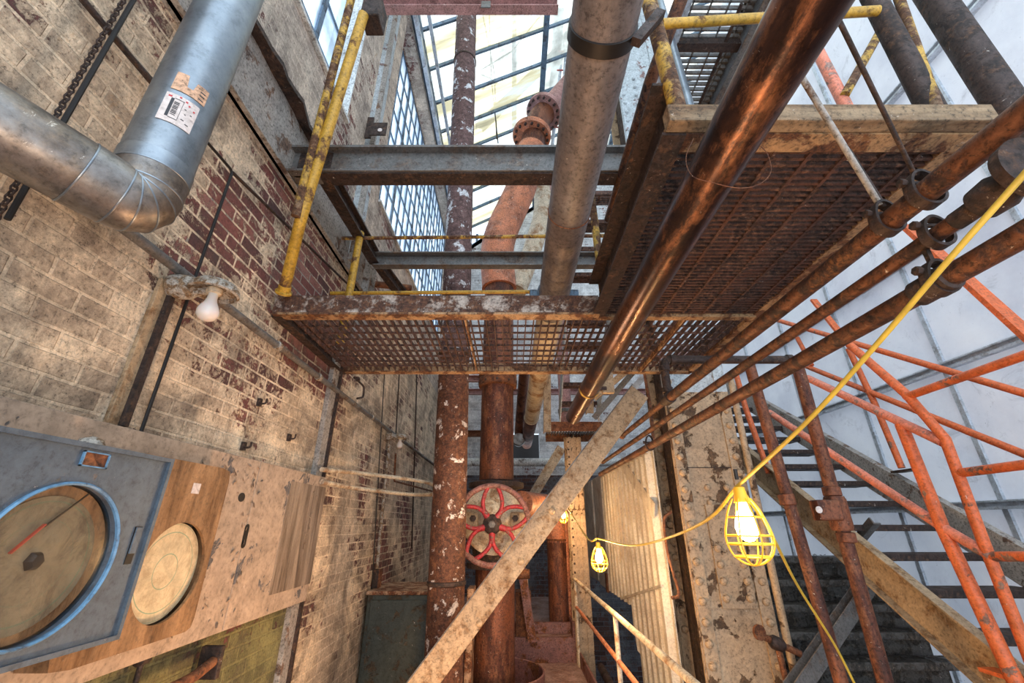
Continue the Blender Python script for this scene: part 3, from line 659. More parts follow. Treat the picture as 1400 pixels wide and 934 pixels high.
# instrument board
PX = WX + .10
bt, bb = onX(350, 629, PX).z, onX(422, 820, PX).z; ye = onX(447, 648, PX).y
T = thing('instrument_board', 'large peeling tan slate instrument board fixed along the left wall', 'board', (PX, 2, bb))
MB().box((PX - .03, -.6, bb), (PX, 2.42, bt)).build('slate_panel', 'slate', T, bevel=.003)
MB().box((PX - .03, 2.425, bb), (PX, ye, bt)).build('slate_panel', 'slate', T, bevel=.003)
y0 = onX(382, 740, PX).y; y1 = onX(433, 740, PX).y
MB().box((PX + .0, y0, bb + .10), (PX + .003, y1, bt - .07)).build('stained_patch', 'slate_stain', T)
for px, py, ry, rzz in ((330, 680, .028, .022), (335, 733, .02, .058)):
    q = onX(px, py, PX)
    m = MB(); vs = [(PX + .001, q.y + ry * math.cos(k*PI/10), q.z + (rzz - min(ry, rzz) if rzz > ry else 0) * (1 if math.sin(k*PI/10) > 0 else -1) + min(ry, rzz) * math.sin(k*PI/10)) for k in range(20)]
    vs += [(PX + .0025, v[1], v[2]) for v in vs]
    m.add(vs, [tuple(range(20)), tuple(range(39, 19, -1))] + [(k, (k+1) % 20, 20 + (k+1) % 20, 20 + k) for k in range(20)]).build('cutout', 'black_rod', T)
for y in (.4, 1.55, 2.9):
    MB().ext((PX - .05, y, bb), (PX - .05, y, bt), [(-.02,-.035),(.02,-.035),(.02,.035),(-.02,.035)], up=(0,1,0)).build('back_strut', 'rust_dark', T)
random.seed(11)
fl = MB()
for k in range(90):   # curling flakes of paint
    cxs = random.choice([(2.25, bt - .09, .13, .05), (2.3, bt - .12, .2, .07), (2.42, (bt + bb)/2, .03, .3), (2.1, bb + .1, .2, .07), (3.15, bt-.35, .02, .2)])
    yy = random.gauss(cxs[0], cxs[2]); zz = random.gauss(cxs[1], cxs[3]*.6)
    if zz < bb + .01 or zz > bt - .01 or yy > ye - .02: continue
    s_ = random.uniform(.006, .016); q = random.uniform(0, PI)
    d = V((0, math.cos(q), math.sin(q))) * s_; e2 = V((random.uniform(.3,1.) , -math.sin(q)*.8, math.cos(q)*.8)) * s_
    p = V((PX + .0005, yy, zz)); w_ = V((.0008,0,0))
    fl.add([p - d, p + d, p + d*.6 + e2, p - d*.7 + e2*1.1, p - d + w_, p + d + w_, p + d*.6 + e2 + w_, p - d*.7 + e2*1.1 + w_], [(0,3,2,1),(4,5,6,7),(0,1,5,4),(1,2,6,5),(2,3,7,6),(3,0,4,7)])
tag(fl.build('paint_flakes', 'slate', T), kind='stuff')

# blue chart recorder
BX = -1.10
tr, br = onX(237, 628, BX), onX(164, 873, BX); y1 = tr.y; zt, zb = tr.z, br.z
cc = onX(51, 770, BX); cy_, cz_ = 1.125, CAMZ - .08; RR = .172; y0 = y1 - .60
T = thing('chart_recorder', 'blue grey metal chart recorder box with a large round dirty dial', 'instrument', (BX - .15, cy_, zb))
def plate_hole(xa, xb, y0, y1, z0, z1, cy, cz, r, n=48, rc=0):
    """plate in YZ with a circular hole"""
    m = MB(); outer = []
    for k in range(n):
        q = 2*PI*k/n + PI/n; dy, dz = math.cos(q), math.sin(q)
        ts = []
        if dy > 1e-9: ts.append((y1 - cy)/dy)
        if dy < -1e-9: ts.append((y0 - cy)/dy)
        if dz > 1e-9: ts.append((z1 - cz)/dz)
        if dz < -1e-9: ts.append((z0 - cz)/dz)
        t = min(ts); outer.append((cy + dy*t, cz + dz*t))
    for cyy, czz in ((y0,z0),(y1,z0),(y1,z1),(y0,z1)):       # snap nearest to corner
        i = min(range(n), key=lambda i: (outer[i][0]-cyy)**2 + (outer[i][1]-czz)**2)
        outer[i] = (cyy, czz)
    if rc:
        def rnd(p):
            y, z = p
            iy = y0+rc if y < y0+rc else (y1-rc if y > y1-rc else None); iz = z0+rc if z < z0+rc else (z1-rc if z > z1-rc else None)
            if iy is None or iz is None: return p
            d = V((y-iy, z-iz)); 
            return (iy + d.x/d.length*rc, iz + d.y/d.length*rc) if d.length > rc else p
        outer = [rnd(p) for p in outer]
    inner = [(cy + r*math.cos(2*PI*k/n + PI/n), cz + r*math.sin(2*PI*k/n + PI/n)) for k in range(n)]
    vs = [(xa,*p) for p in outer] + [(xb,*p) for p in outer] + [(xa,*p) for p in inner] + [(xb,*p) for p in inner]
    fs = []
    for k in range(n):
        j = (k+1) % n
        fs += [(k, j, n+j, n+k), (2*n+k, 3*n+k, 3*n+j, 2*n+j), (n+k, n+j, 3*n+j, 3*n+k), (k, 2*n+k, 2*n+j, j)]
    return m.add(vs, fs)
box = MB(); XB = PX + .005
for lo, hi in (((XB, y0, zt-.012), (BX-.02, y1, zt)), ((XB, y0, zb), (BX-.02, y1, zb+.012)), ((XB, y0, zb+.012), (BX-.02, y0+.012, zt-.012)), ((XB, y1-.012, zb+.012), (BX-.02, y1, zt-.012)), ((XB, y0+.012, zb+.012), (XB+.01, y1-.012, zt-.012))): box.box(lo, hi)
box.build('case', 'blue_box', T)
door = plate_hole(BX - .02, BX - .004, y0, y1, zb, zt, cy_, cz_, RR, 112).build('front_door', 'blue_box', T)
rim = MB()
for (a, b_) in (((BX-.004, y0, zt-.012), (BX+.006, y1, zt)), ((BX-.004, y0, zb), (BX+.006, y1, zb+.012)), ((BX-.004, y1-.012, zb+.012), (BX+.006, y1, zt-.012)), ((BX-.004, y0, zb+.012), (BX+.006, y0+.012, zt-.012))): rim.box(a, b_)
rim.build('raised_edge', 'blue_box', door)
MB().lathe([(RR-.001,-.001),(RR-.001,.006),(RR+.003,.010),(RR+.007,.006),(RR+.007,-.001)], (BX - .004, cy_, cz_), (1,0,0), 110, closed=True).build('bezel', 'blue_trim', door)
q = onX(131, 629, BX)
MB().box((BX - .004, q.y - .034, q.z - .016), (BX - .002, q.y + .034, q.z + .016)).build('name_plate', 'rust', door)
m = MB()
for (a, b_) in (((q.y-.038, q.z+.016), (q.y+.038, q.z+.019)), ((q.y-.038, q.z-.019), (q.y+.038, q.z-.016)), ((q.y-.038, q.z-.019), (q.y-.034, q.z+.019)), ((q.y+.034, q.z-.019), (q.y+.038, q.z+.019))): m.box((BX-.004, *a), (BX+.002, *b_))
m.build('plate_frame', 'blue_trim', door)
q = onX(184, 744, BX)
MB().box((BX - .0041, q.y - .012, q.z - .052), (BX - .002, q.y + .012, q.z + .047)).build('latch_recess', 'black_rod', door)
MB().box((BX - .003, q.y - .011, q.z - .025), (BX + .002, q.y + .011, q.z + .045)).build('latch', 'blue_box', door, bevel=.002)
MB().lathe([(1e-6,0),(RR-.002,0),(RR-.002,.004),(1e-6,.004)], (BX - .036, cy_ + .0, cz_), (1,0,0), 48).build('back_disc', 'tan_box', T, (BX-.045, cy_, cz_))
ch = MB().lathe([(1e-6,0),(.148,0),(.148,.003),(1e-6,.003)], (BX - .030, cy_ - .012, cz_ - .003), (1,0,0), 48).build('paper_chart', 'chart_old', T, (BX-.036, cy_ - .012, cz_))
MB().lathe([(.001,.016),(.014,.014),(.020,.006),(.022,0)], (BX - .027, cy_ - .012, cz_), (1,0,0), 6).build('hub', 'black_rod', ch)
MB().bar((BX - .022, cy_ - .075, cz_ + .02), (BX - .020, cy_ - .025, cz_ + .08), .003, .008, up=(1,0,0)).build('red_pen', 'red_pen', ch)
MB().bar((BX - .024, cy_ - .02, cz_ + .075), (BX - .022, cy_ + .06, cz_ + .155), .003, .003, up=(1,0,0)).build('pen_arm', 'black_rod', ch)
MB().lathe([(1e-6,0),(RR,0),(RR,.002),(1e-6,.002)], (BX - .013, cy_, cz_), (1,0,0), 40).build('glass', 'gauge_glass', T)
q = onX(128, 596, BX - .12)
tag(MB().lathe([(.036,-.01),(.036,.008),(.026,.024),(.012,.031),(1e-6,.033)], (q.x, q.y, zt + .008), (0,0,1), 20).build('round_cap', 'fitting'), 'pale round cap resting on top of the blue recorder box', 'cap')

# tan recorder beside it
TX = -1.30
tr, br = onX(314, 642, TX), onX(266, 860, TX)
T = thing('chart_recorder', 'tan brown recorder panel with a cream round chart beside the blue box', 'instrument', (TX - .05, 1.8, br.z))
cy2, cz2, r2 = 1.825, CAMZ - .165, .172
dpl = plate_hole(TX - .012, TX, 1.44, (tr.y + br.y)/2, br.z, tr.z, cy2, cz2, r2, 64, .035).build('front_panel', 'tan_box', T)
MB().box((PX + .003, 1.45, br.z + .01), (TX - .013, (tr.y+br.y)/2 - .012, tr.z - .01)).build('case', 'tan_box', T) if False else None
m = MB()
ya, yb_, za, zb_ = 1.45, (tr.y+br.y)/2 - .01, br.z + .01, tr.z - .01
for lo, hi in (((PX+.003, ya, zb_-.01), (TX-.013, yb_, zb_)), ((PX+.003, ya, za), (TX-.013, yb_, za+.01)), ((PX+.003, ya, za+.01), (TX-.013, ya+.01, zb_-.01)), ((PX+.003, yb_-.01, za+.01), (TX-.013, yb_, zb_-.01))): m.box(lo, hi)
m.build('case', 'tan_box', T)
MB().lathe([(1e-6,0),(r2-.002,0),(r2-.002,.004),(1e-6,.004)], (TX - .03, cy2, cz2), (1,0,0), 56).build('paper_chart', 'chart_pale', T, (TX - .03, cy2, cz2))
q = onX(268, 668, TX)
MB().box((TX, q.y - .022, q.z - .02), (TX + .0015, q.y + .022, q.z + .02)).build('paper_tag', 'paper', dpl)
# pipe and flange below the board
q = onX(285, 905, WX + .08)
T = thing('wall_pipe', 'dark rusty pipe and square flange low on the wall under the board', 'pipe', q)
MB().tube(smooth([q + V((.02,-.5,-.02)), q + V((.04,-.2,-.02)), q + V((.02,.0,-.0))], 6), .022, 12).build('pipe', 'rust', T)
MB().box((q.x - .05, q.y - .0, q.z - .07), (q.x + .05, q.y + .03, q.z + .06)).build('flange', 'rust_dark', T, bevel=.005)
q = onX(195, 900, WX + .05)
T = thing('wall_valve', 'small dark valve on an upright pipe under the recorder boxes', 'valve', q)
MB().tube([q + V((0,0,.13)), q + V((0,0,-.7))], .010, 10).build('pipe', 'rust_dark', T)
MB().lathe([(.012,-.03),(.025,-.02),(.025,.02),(.012,.03)], q, (0,1,0), 14).build('valve_body', 'rust_dark', T)

# cabinet against the wall
ya = 4.95; zt_ = onY(555, 808, ya).z; xr_ = onY(592, 808, ya).x
T = thing('metal_cabinet', 'dark green metal cabinet with rusty top against the left wall behind the standpipe', 'cabinet', (-1.15, ya, 0))
MB().box((WX + .03, ya + .01, 0), (xr_, ya + .72, zt_ - .035)).build('cabinet_body', 'cabinet', T, bevel=.008)
MB().box((WX + .02, ya - .02, zt_ - .035), (xr_ + .03, ya + .75, zt_)).build('top_plate', 'cab_top', T, bevel=.006)
MB().box((WX + .07, ya - .004, .06), (xr_ - .04, ya + .012, zt_ - .08)).build('door', 'cabinet', T, bevel=.004)

# ================================================================== PLATFORM
PZ = 2.70
fl_ = onZ(372, 430, PZ); bl_ = onZ(470, 510, PZ); YF, YK = fl_.y, bl_.y
XL2 = onZ(920, 186, PZ).x; YN = onZ(1300, 182, PZ).y; XRP = onZ(1318, 190, PZ).x; 
XRP = (XRP + onZ(1030, 440, PZ).x) / 2
T = thing('grating_platform', 'rusty L-shaped walkway platform of open steel grating overhead', 'platform', (0, YF, PZ))
H = .118
MB().ext((WX + .02, YF, PZ + H/2), (XL2, YF, PZ + H/2), Cbeam(.06, H, .012, -1)).build('front_beam', 'platform_edge', T)
MB().box((WX + .02, YF - .03, PZ - .014), (XL2, YF + .05, PZ)).build('front_flange', 'platform_flange', T)
MB().ext((WX + .02, YK, PZ + .05), (XRP, YK, PZ + .05), Lbeam(.07, .10, .01)).build('back_angle', 'platform_flange', T)
MB().ext((WX + .03, YF, PZ + .05), (WX + .03, YK, PZ + .05), Cbeam(.07, .13, .012)).build('wall_channel', 'rust_dark', T)
MB().ext((XL2, YN, PZ + .12), (XL2, YF + .03, PZ + .12), Cbeam(.08, .26, .014, -1)).build('side_beam', 'rust_dark', T)
MB().ext((XRP, YN, PZ + .06), (XRP, YK, PZ + .06), Lbeam(.07, .12, .01)).build('outer_angle', 'platform_flange', T)
MB().box((XL2 - .03, YN - .05, PZ + .0), (XRP + .04, YN, PZ + .075)).build('near_plank', 'wood', T, bevel=.004)
MB().box((XL2 - .03, YN + .0005, PZ - .004), (XRP + .04, YN + .075, PZ + .018)).build('near_flange', 'platform_flange', T)
MB().box((XL2, YF + .01, PZ - .012), (XRP - .02, YF + .06, PZ + .05)).build('cross_angle', 'platform_flange', T)
g = MB(); x = WX + .08
while x < XRP - .05:
    g.box((x, YF + .06, PZ + .012), (x + .006, YK - .03, PZ + .045)); x += .052
y = YF + .10
while y < YK - .05:
    g.box((WX + .06, y, PZ + .016), (XRP - .03, y + .008, PZ + .030)); y += .11
tag(g.build('walkway_grating', 'grate', T))
g = MB(); y = YN + .08
while y < YF:
    g.box((XL2 + .04, y, PZ + .005), (XRP - .03, y + .012, PZ + .055)); y += .030
x = XL2 + .12
while x < XRP - .05:
    g.box((x, YN + .05, PZ + .002), (x + .014, YF, PZ + .016)); x += .13
g.build('near_grating', 'grate', T)
for x in (-.30, 1.1): MB().bar((x, YF + .02, PZ + .02), (x, YK, PZ + .02), .012, .05).build('support_bar', 'platform_flange', T)

# railing of the platform (yellow)
def pipe(pts, r, mat='yellow', n=14, fil=.05): return MB().tube(fillet(pts, fil) if len(pts) > 2 else pts, r, n), mat
YR = 2.96
zt1 = onY(600, 326, YR).z; zt2 = onY(600, 400, YR).z
T = thing('yellow_railing', 'yellow pipe railing of two rails along the back of the overhead platform', 'railing', (0, YR, PZ))
MB().tube([onY(452, 326, YR), onY(862, 322, YR)], .016).build('top_rail', 'yellow_worn', T)
MB().tube([onY(452, 401, YR), onY(735, 399, YR)], .015).build('lower_rail', 'yellow', T)
p = onY(491, 322, YR - .02); MB().tube([(p.x, p.y, PZ + .05), onY(493, 318, YR - .02)], .030).build('post', 'yellow', T)
p0 = onY(382, 410, YF - .02); 
def spost(a, b, r, mat, name, label, cat='post', base=None, basemat='rust_dark'):
    T = thing(name, label, cat, a)
    MB().tube([a, b], r, 18).build('post_tube', mat, T)
    MB().lathe([(r*1.5,0),(r*1.5,.012),(r*1.15,.016),(r*1.1,.05),(r,.052)], a, (V(b)-V(a)), 18).build('base_collar', basemat, T)
    return T
def bent_post(pts, r, mat, label, basemat):
    T = thing('railing_post', label, 'post', pts[0])
    MB().tube(fillet(pts, .1), r, 18).build('post_tube', mat, T)
    MB().lathe([(r*1.5,0),(r*1.5,.012),(r*1.15,.016),(r*1.1,.05),(r,.052)], pts[0], V(pts[1]) - V(pts[0]), 18).build('base_collar', basemat, T)
pb0 = onY(386, 407, YF - .06); pb0.z = PZ + H
bent_post([pb0, onY(412, 297, 1.96), onY(497, 20, 1.70)], .033, 'yellow', 'tall yellow pipe post rising from the left corner of the platform', 'yellow')
T = thing('slanting_pipe', 'rust-stained yellow pipe running close alongside the tall corner post', 'pipe', onY(407, 292, 1.93))
MB().tube([onY(404, 296, 1.93), onY(483, -12, 1.66)], .025, 16).build('pipe_run', 'yellow_worn', T)
q = onY(508, 15, 1.72)
tag(MB().box((q.x - .065, q.y - .02, q.z - .07), (q.x + .06, q.y + .12, q.z + .14)).build('steel_block', 'rust_dark', bevel=.008), 'dark rusty steel block hanging at the head of the twin yellow posts', 'block')
# right side railing
T = thing('yellow_railing', 'thick worn yellow pipe railing on the near right section of the platform', 'railing', (XL2, YN, PZ))
a = V((XL2 + .0, YN + .03, PZ + .16)); q = onY(932, 170, YN); b_ = onY(884, -10, YN)
MB().tube([q, b_], .030, 18).build('near_post', 'yellow_worn', T)
MB().tube([onY(905, 33, YN - .0), onY(1200, 15, YN)], .019, 16).build('cross_rail', 'yellow', T)
MB().tube([onY(1228, -5, YN + .02), onY(1284, 158, YN + .02)], .018, 14).build('far_post', 'yellow_worn', T)
MB().bar(onY(869, 58, YN - .05), onY(903, 18, YN - .05), .03, .035).build('clamp_block', 'rust_dark', T)
q = onY(826, 409, YF + .03); q.z = PZ + .12
T = spost(q, onY(804, 232, YF + .03), .026, 'yellow_worn', 'railing_post', 'faded yellow post with grey patches at the inside corner of the platform')
# brown posts right of platform
T = spost(V((XRP - .03, YN + .05, PZ + .07)), onY(1190, -10, YN + .02), .039, 'rust_dark', 'corner_post', 'thick brown rusty pipe post at the outer near corner of the platform')
tag(MB().tube([onY(1266, -20, 1.25), onY(1430, 225, 1.25), V((onY(1430,225,1.25).x + .6, 1.25, -2.45))], .064, 30).build('large_pipe', 'rust_dark'), 'very thick blue black and rust stained pipe at the top right corner', 'pipe')
# red and yellow braces further behind
tag(MB().tube([onY(1118, 70, 2.2), onY(1168, 168, 2.2)], .042, 16).build('red_brace', 'orange_pink'), 'short red painted pipe brace seen above the wooden platform edge', 'brace')
tag(MB().tube([onY(1214, 24, 2.1), onY(1155, 130, 2.16)], .032, 16).build('yellow_brace', 'yellow_worn'), 'yellow brown diagonal pipe joining the short red brace', 'brace')

# ================================================================== OVERHEAD STEEL
ZA = 3.66
Y_A = 2.10
pA0, pA1 = onY(600, 198, Y_A - .06), onY(600, 233, Y_A - .06)
za, zb = pA0.z, pA1.z
T = thing('crossbeam', 'wide grey steel I-beam crossing above the platform from wall to column', 'beam', (0, Y_A, zb))
MB().ext((WX + .02, Y_A, (za+zb)/2), (1.35, Y_A, (za+zb)/2), Ibeam(.12, za - zb, .014, .018)).build('beam', 'steel_beam', T)
MB().box((WX + .08, Y_A - .012, zb - .0), (WX + .3, Y_A - .0, za)).build('end_plate', 'rust_dark', T)
MB().box((WX + .25, Y_A - .045, zb - .012), (1.3, Y_A + .058, zb - .0005)).build('lower_plate', 'rust_dark', T)
Y_B = 3.42
qa, qb = onY(600, 347, Y_B), onY(600, 365, Y_B)
T = thing('crossbeam', 'narrower dull steel crossbeam behind the yellow rails', 'beam', (0, Y_B, qb.z))
MB().ext((onY(512, 356, Y_B).x, Y_B, (qa.z+qb.z)/2), (1.3, Y_B, (qa.z+qb.z)/2), Cbeam(.08, qa.z-qb.z)).build('beam', 'steel_beam', T)
MB().lathe([(.03,0),(.03,.01)], (0,0,0)).build('gusset', 'steel_beam', T) if False else None
a = onY(443, 232, Y_A + .05); b_ = onY(512, 352, Y_B)
zz = (a.z + b_.z) / 2
tag(MB().ext((a.x, Y_A + .06, a.z), (b_.x, Y_B + .02, b_.z), Ibeam(.09, .13)).build('side_beam', 'rust_dark'), 'rusty beam joining the two crossbeams along the left brick wall', 'beam')
tag(MB().ext(onY(512, 352, Y_B+.05), onY(566, 425, 4.1), Ibeam(.08, .11)).build('side_beam', 'rust_dark'), 'rusty beam end continuing beyond the narrower crossbeam', 'beam')
a = onX(503, 372, -1.15); 
tag(MB().tube([onY(503, 381, 3.75), onY(507, 388, 3.75), onY(562, 394, 3.95)], .035, 14).build('pipe_stub', 'rust'), 'short rusty pipe stub poking out below the narrower crossbeam', 'pipe')
Y_C = 2.75
qa, qb = onY(680, -4, Y_C), onY(680, 19, Y_C)
T = thing('crossbeam', 'purple grey steel beam at the top edge below the skylight', 'beam', (0, Y_C, qb.z))
MB().ext((WX + .02, Y_C, (qa.z+qb.z)/2), (.50, Y_C, (qa.z+qb.z)/2), Cbeam(.10, .17)).build('beam', 'pink_pipe', T)
MB().box((-.33, Y_C - .06, qb.z + .01), (-.23, Y_C - .05, qb.z + .12)).build('splice_plate', 'steel_beam', T)
# rafters under the glass
a, b_ = onY(655, 175, 7.0), onY(772, 62, 7.0)
tag(MB().ext(a, b_, Ibeam(.14, .22)).build('rafter', 'blue_steel'), 'blue grey rafter slanting under the skylight left of the flanged pipe', 'rafter')
a, b_ = onY(703, 22, 7.4), onY(703, 172, 7.4)
tag(MB().ext(b_, a, Ibeam(.12, .16), up=(0,1,0)).build('skylight_post', 'blue_steel'), 'thin upright blue grey steel post crossing the skylight', 'post')
T = thing('skylight_column', 'dark blue steel column beneath the right edge of the skylight', 'column', onY(757, 150, 7.8))
MB().ext(onY(757, 150, 7.8), onY(764, 16, 7.8), Ibeam(.30, .24, .02, .02), up=(0,1,0)).build('column_shaft', 'blue_steel', T)
for k, (x, y) in enumerate([(668, 8), (672, 40)]): pass
rod([onY(660, 20, 6.2), onY(676, 100, 6.2), onY(679, 190, 6.2)], .014, 'window_rod', 'thin dark operating rod hanging beside the standpipe under the skylight', 'rod')
rod([onY(669, 20, 6.0), onY(672, 110, 6.0), onY(681, 196, 6.0)], .012, 'window_rod', 'second thin operating rod twisted beside the first under the skylight', 'rod')
rod([onY(657, 96, 6.4), onY(700, 70, 6.4), onY(740, 20, 6.4)], .014, 'window_rod', 'dark rod slanting up across the skylight panes', 'rod')
T = thing('winding_gear', 'small dark skylight winding gear on the operating rods', 'mechanism', onY(672, 108, 6.1))
MB().lathe([(.05,-.02),(.07,-.01),(.07,.01),(.05,.02)], onY(676, 112, 6.1), (0,-1,0), 16).build('gear_wheel', 'black_rod', T)
MB().tube([onY(658, 102, 6.1), onY(672, 108, 6.1), onY(660, 122, 6.1)], .018, 8).build('gear_arm', 'black_rod', T)

# ================================================================== VERTICAL PIPES
# standpipe 1
Y1 = 3.9
b0 = onY(610, 880, Y1); m0 = onY(624, 540, Y1); t0 = onY(639, -10, Y1 + .0)
b0 = V((b0.x, Y1, 0)); 
T = thing('standpipe', 'tall rust brown standpipe with flaking white paint left of the handwheel', 'pipe', b0)
dm = (m0 - b0).normalized(); 
j1 = onY(615, 797, Y1); zj = j1.z
P1 = lambda z: V((b0.x + (t0.x - b0.x) * z / t0.z, Y1, z))
MB().tube([P1(0), P1(3.05)], .148, 40).build('lower_section', 'standpipe', T)
MB().tube([P1(3.05), P1(8.98)], .150, 40).build('upper_section', 'standpipe_upper', T)
for z, rr in ((zj, .158), (3.05, .16), (onY(620, 410, Y1).z, .163), (onY(636, 85, Y1).z, .16)):
    MB().lathe([(.149,-.018),(rr,-.012),(rr,.012),(.149,.018)], P1(z), P1(1) - P1(0), 40).build('joint_band', 'rust_dark', T)
# standpipe 2 with big gate valve
Y2 = 5.0
X2 = onY(678, 700, Y2).x
zv = onY(678, 715, Y2).z
zc2 = onY(678, 520, Y2).z
ztop = onY(678, 395, Y2).z
T = thing('steam_main', 'wide red brown vertical steam pipe carrying the gate valve', 'pipe', (X2, Y2, 0))
MB().tube([(X2, Y2, 0), (X2, Y2, zv - .42)], .205, 44).build('lower_section', 'rust_pipe', T)
MB().tube([(X2, Y2, zv + .44), (X2, Y2, ztop)], .195, 44).build('upper_section', 'rust_pipe', T)
MB().lathe([(.196,-.10),(.235,-.09),(.24,-.02),(.235,0),(.225,.02),(.235,.03),(.235,.06),(.198,.07)], (X2, Y2, zc2), (0,0,1), 44).build('flange_collar', 'rust', T)
rivets(T, [(X2 + .225*math.cos(q), Y2 + .225*math.sin(q), zc2 - .05) for q in [-PI/2 + k*PI/5 for k in range(-2, 3)]], .022, (0,-1,0), 'rust_dark', 'bolt')
# basin around its foot
T = thing('drip_basin', 'low round rusty steel basin around the foot of the steam pipe', 'basin', (X2, Y2, 0))
MB().lathe([(.47,0),(.475,.20),(.465,.205),(.455,.20),(.45,.01),(.21,.01),(.21,0)], (X2 + .02, Y2, 0), (0,0,1), 56, closed=True).build('basin_wall', 'curb', T)
MB().lathe([(.478,.17),(.488,.175),(.488,.205),(.47,.212)], (X2 + .02, Y2, 0), (0,0,1), 56).build('basin_rim', 'rust', T) if False else None
# gate valve
T = thing('gate_valve', 'large cast gate valve body behind the red handwheel', 'valve', (X2, Y2 - .2, zv))
MB().lathe([(.23,-.44),(.30,-.43),(.30,-.38),(.23,-.36),(.26,-.2),(.30,0),(.27,.2),(.23,.34),(.31,.36),(.31,.41),(.25,.43)], (X2, Y2, zv), (0,0,1), 44).build('valve_body', 'rust_dark', T)
MB().lathe([(.28,0),(.30,.10),(.33,.12),(.33,.20),(.20,.24),(.12,.32),(.08,.34)], (X2, Y2 - .12, zv + .03), (0,-1,0), 40).build('bonnet', 'white_pipe', T)
for sx in (-1, 1):
    MB().box((X2 + sx*.25 - .09, Y2 - .46, zv - .05), (X2 + sx*.25 + .09, Y2 - .36, zv + .10)).build('bolted_lug', 'beige_steel', T, bevel=.015)
    MB().lathe([(.032,0),(.032,.04),(.0001,.045)], (X2 + sx*.21, Y2 - .455, zv + .04), (0,-1,0), 6, smooth=False).build('lug_bolt', 'rust_dark', T)
for k in range(8):
    q = k * PI / 4 + .3
    MB().lathe([(.022,0),(.022,.03),(.0001,.033)], (X2 + .275*math.cos(q), Y2 - .30, zv + .03 + .275*math.sin(q)), (0,-1,0), 6, smooth=False).build('bonnet_bolt', 'rust_dark', T)
YW = 4.35
wc = onY(673, 717, YW); RW = 50 * (wc.y / ray(673,717).y) / F
MB().tube([(wc.x, YW + .02, wc.z), (X2, Y2 - .4, zv + .03)], .035, 16).build('stem', 'rust_dark', T)
# handwheel
T = thing('handwheel', 'red five-spoked handwheel with flaking paint on the gate valve', 'wheel', wc)
MB().tube([(wc.x + RW*math.cos(q), YW, wc.z + RW*math.sin(q)) for q in [2*PI*k/48 for k in range(48)]], .027, 12, closed=True).build('rim', 'rim_paint', T)
for k in range(5):
    q = -PI/2 + k * 2*PI/5
    P = lambda r, a: V((wc.x + r*math.cos(a), YW, wc.z + r*math.sin(a)))
    sp = MB()
    sp.tube(smooth([P(.05, q), P(RW*.42, q)], 4), [.034,.032,.030,.028,.026], 10)
    sp.tube(smooth([P(RW*.36, q), P(RW*.62, q + .20), P(RW*.84, q + .40), P(RW*.97, q + .52)], 5), [.019]*8 + [.014]*8, 8) if False else None
    for sg in (-1, 1):
        pts = smooth([P(RW*.36, q), P(RW*.60, q + sg*.16), P(RW*.82, q + sg*.36), P(RW*.98, q + sg*.50)], 5)
        sp.tube(pts, .0195, 10)
    sp.build('spoke', 'red_paint', T)
MB().lathe([(.085,-.01),(.09,.01),(.075,.03),(.05,.035),(.05,.05),(.035,.055)], (wc.x, YW, wc.z), (0,-1,0), 24).build('hub', 'rust_dark', T)
MB().lathe([(.032,.05),(.032,.085),(.001,.09)], (wc.x, YW, wc.z), (0,-1,0), 6, smooth=False).build('hub_nut', 'steel_beam', T)
# elbow pipe from valve, turning down (pipe 3)
Y3 = 6.55; X3 = onY(764, 800, Y3).x; zt3 = onY(757, 700, Y3).z
T = thing('branch_pipe', 'rusty branch pipe elbowing down from the valve to the raised floor', 'pipe', (X3, Y3, .24))
z_el = onY(735, 692, 5.9).z
a = V((X2 + .28, Y2 + .25, z_el)); c1 = V((X3, Y3, z_el + .02))
MB().tube([V((X3, Y3, .24)), V((X3, Y3, onY(763, 738, Y3).z))], .145, 36).build('down_pipe', 'rust_pipe', T)
MB().tube(fillet([V((X3, Y3, onY(763, 742, Y3).z)), c1, a], .38, 10), .145, 32).build('elbow', 'orange_pipe', T)
MB().lathe([(.146,-.012),(.156,0),(.146,.012)], (X3, Y3, onY(763, 738, Y3).z), (0,0,1), 36).build('seam_ring', 'rust', T)

# riser above platform: orange pipe with flanges and pale pipe
Y4 = 5.0
zr = onY(680, 395, Y4).z
RK = .9
T = thing('riser_pipe', 'orange red riser bending up to bolted flanges under the skylight', 'pipe', (X2, Y2, zr))
low = V((X2, Y2, zr + .0)); p1 = onY(682, 330, 5.0); p2 = onY(712, 258, 5.05); p3 = onY(727, 205, 5.1); p4 = onY(735, 168, 5.15); p5 = onY(775, 118, 5.35); p6 = onY(792, 98, 5.35)
MB().tube(smooth([low, p1, p2, p3], 8), .235, 36).build('lower_bend', 'orange_pipe', T)
MB().tube(smooth([p3, p4, onY(748,150,5.25)], 8), .20, 32).build('flanged_elbow', 'rust_pipe', T)
MB().tube(smooth([onY(748,150,5.25), p5, p6], 5), .17, 32).build('upper_run', 'pink_pipe', T)
for c, d, m_ in ((onY(727, 186, 5.12), (p4 - p3), 'orange_pipe'), (onY(744, 154, 5.22), (onY(748,150,5.25) - p4), 'pink_pipe')):
    d = V(d).normalized()
    f = MB().lathe([(.21,-.05),(.32,-.045),(.32,0),(.325,.01),(.32,.055),(.21,.06)], c, d, 36).build('flange', m_, T)
    a = V((1,0,0)) if abs(d.x) < .9 else V((0,1,0)); u = (a - d*a.dot(d)).normalized(); w = d.cross(u)
    for k in range(16):
        q = k * PI / 8
        o = MB().lathe([(.022,-.085),(.022,-.045),(.022,.055),(.022,.09)], c + (u*math.cos(q) + w*math.sin(q))*.275, d, 6, smooth=False).build('bolt', 'rust_dark', f)
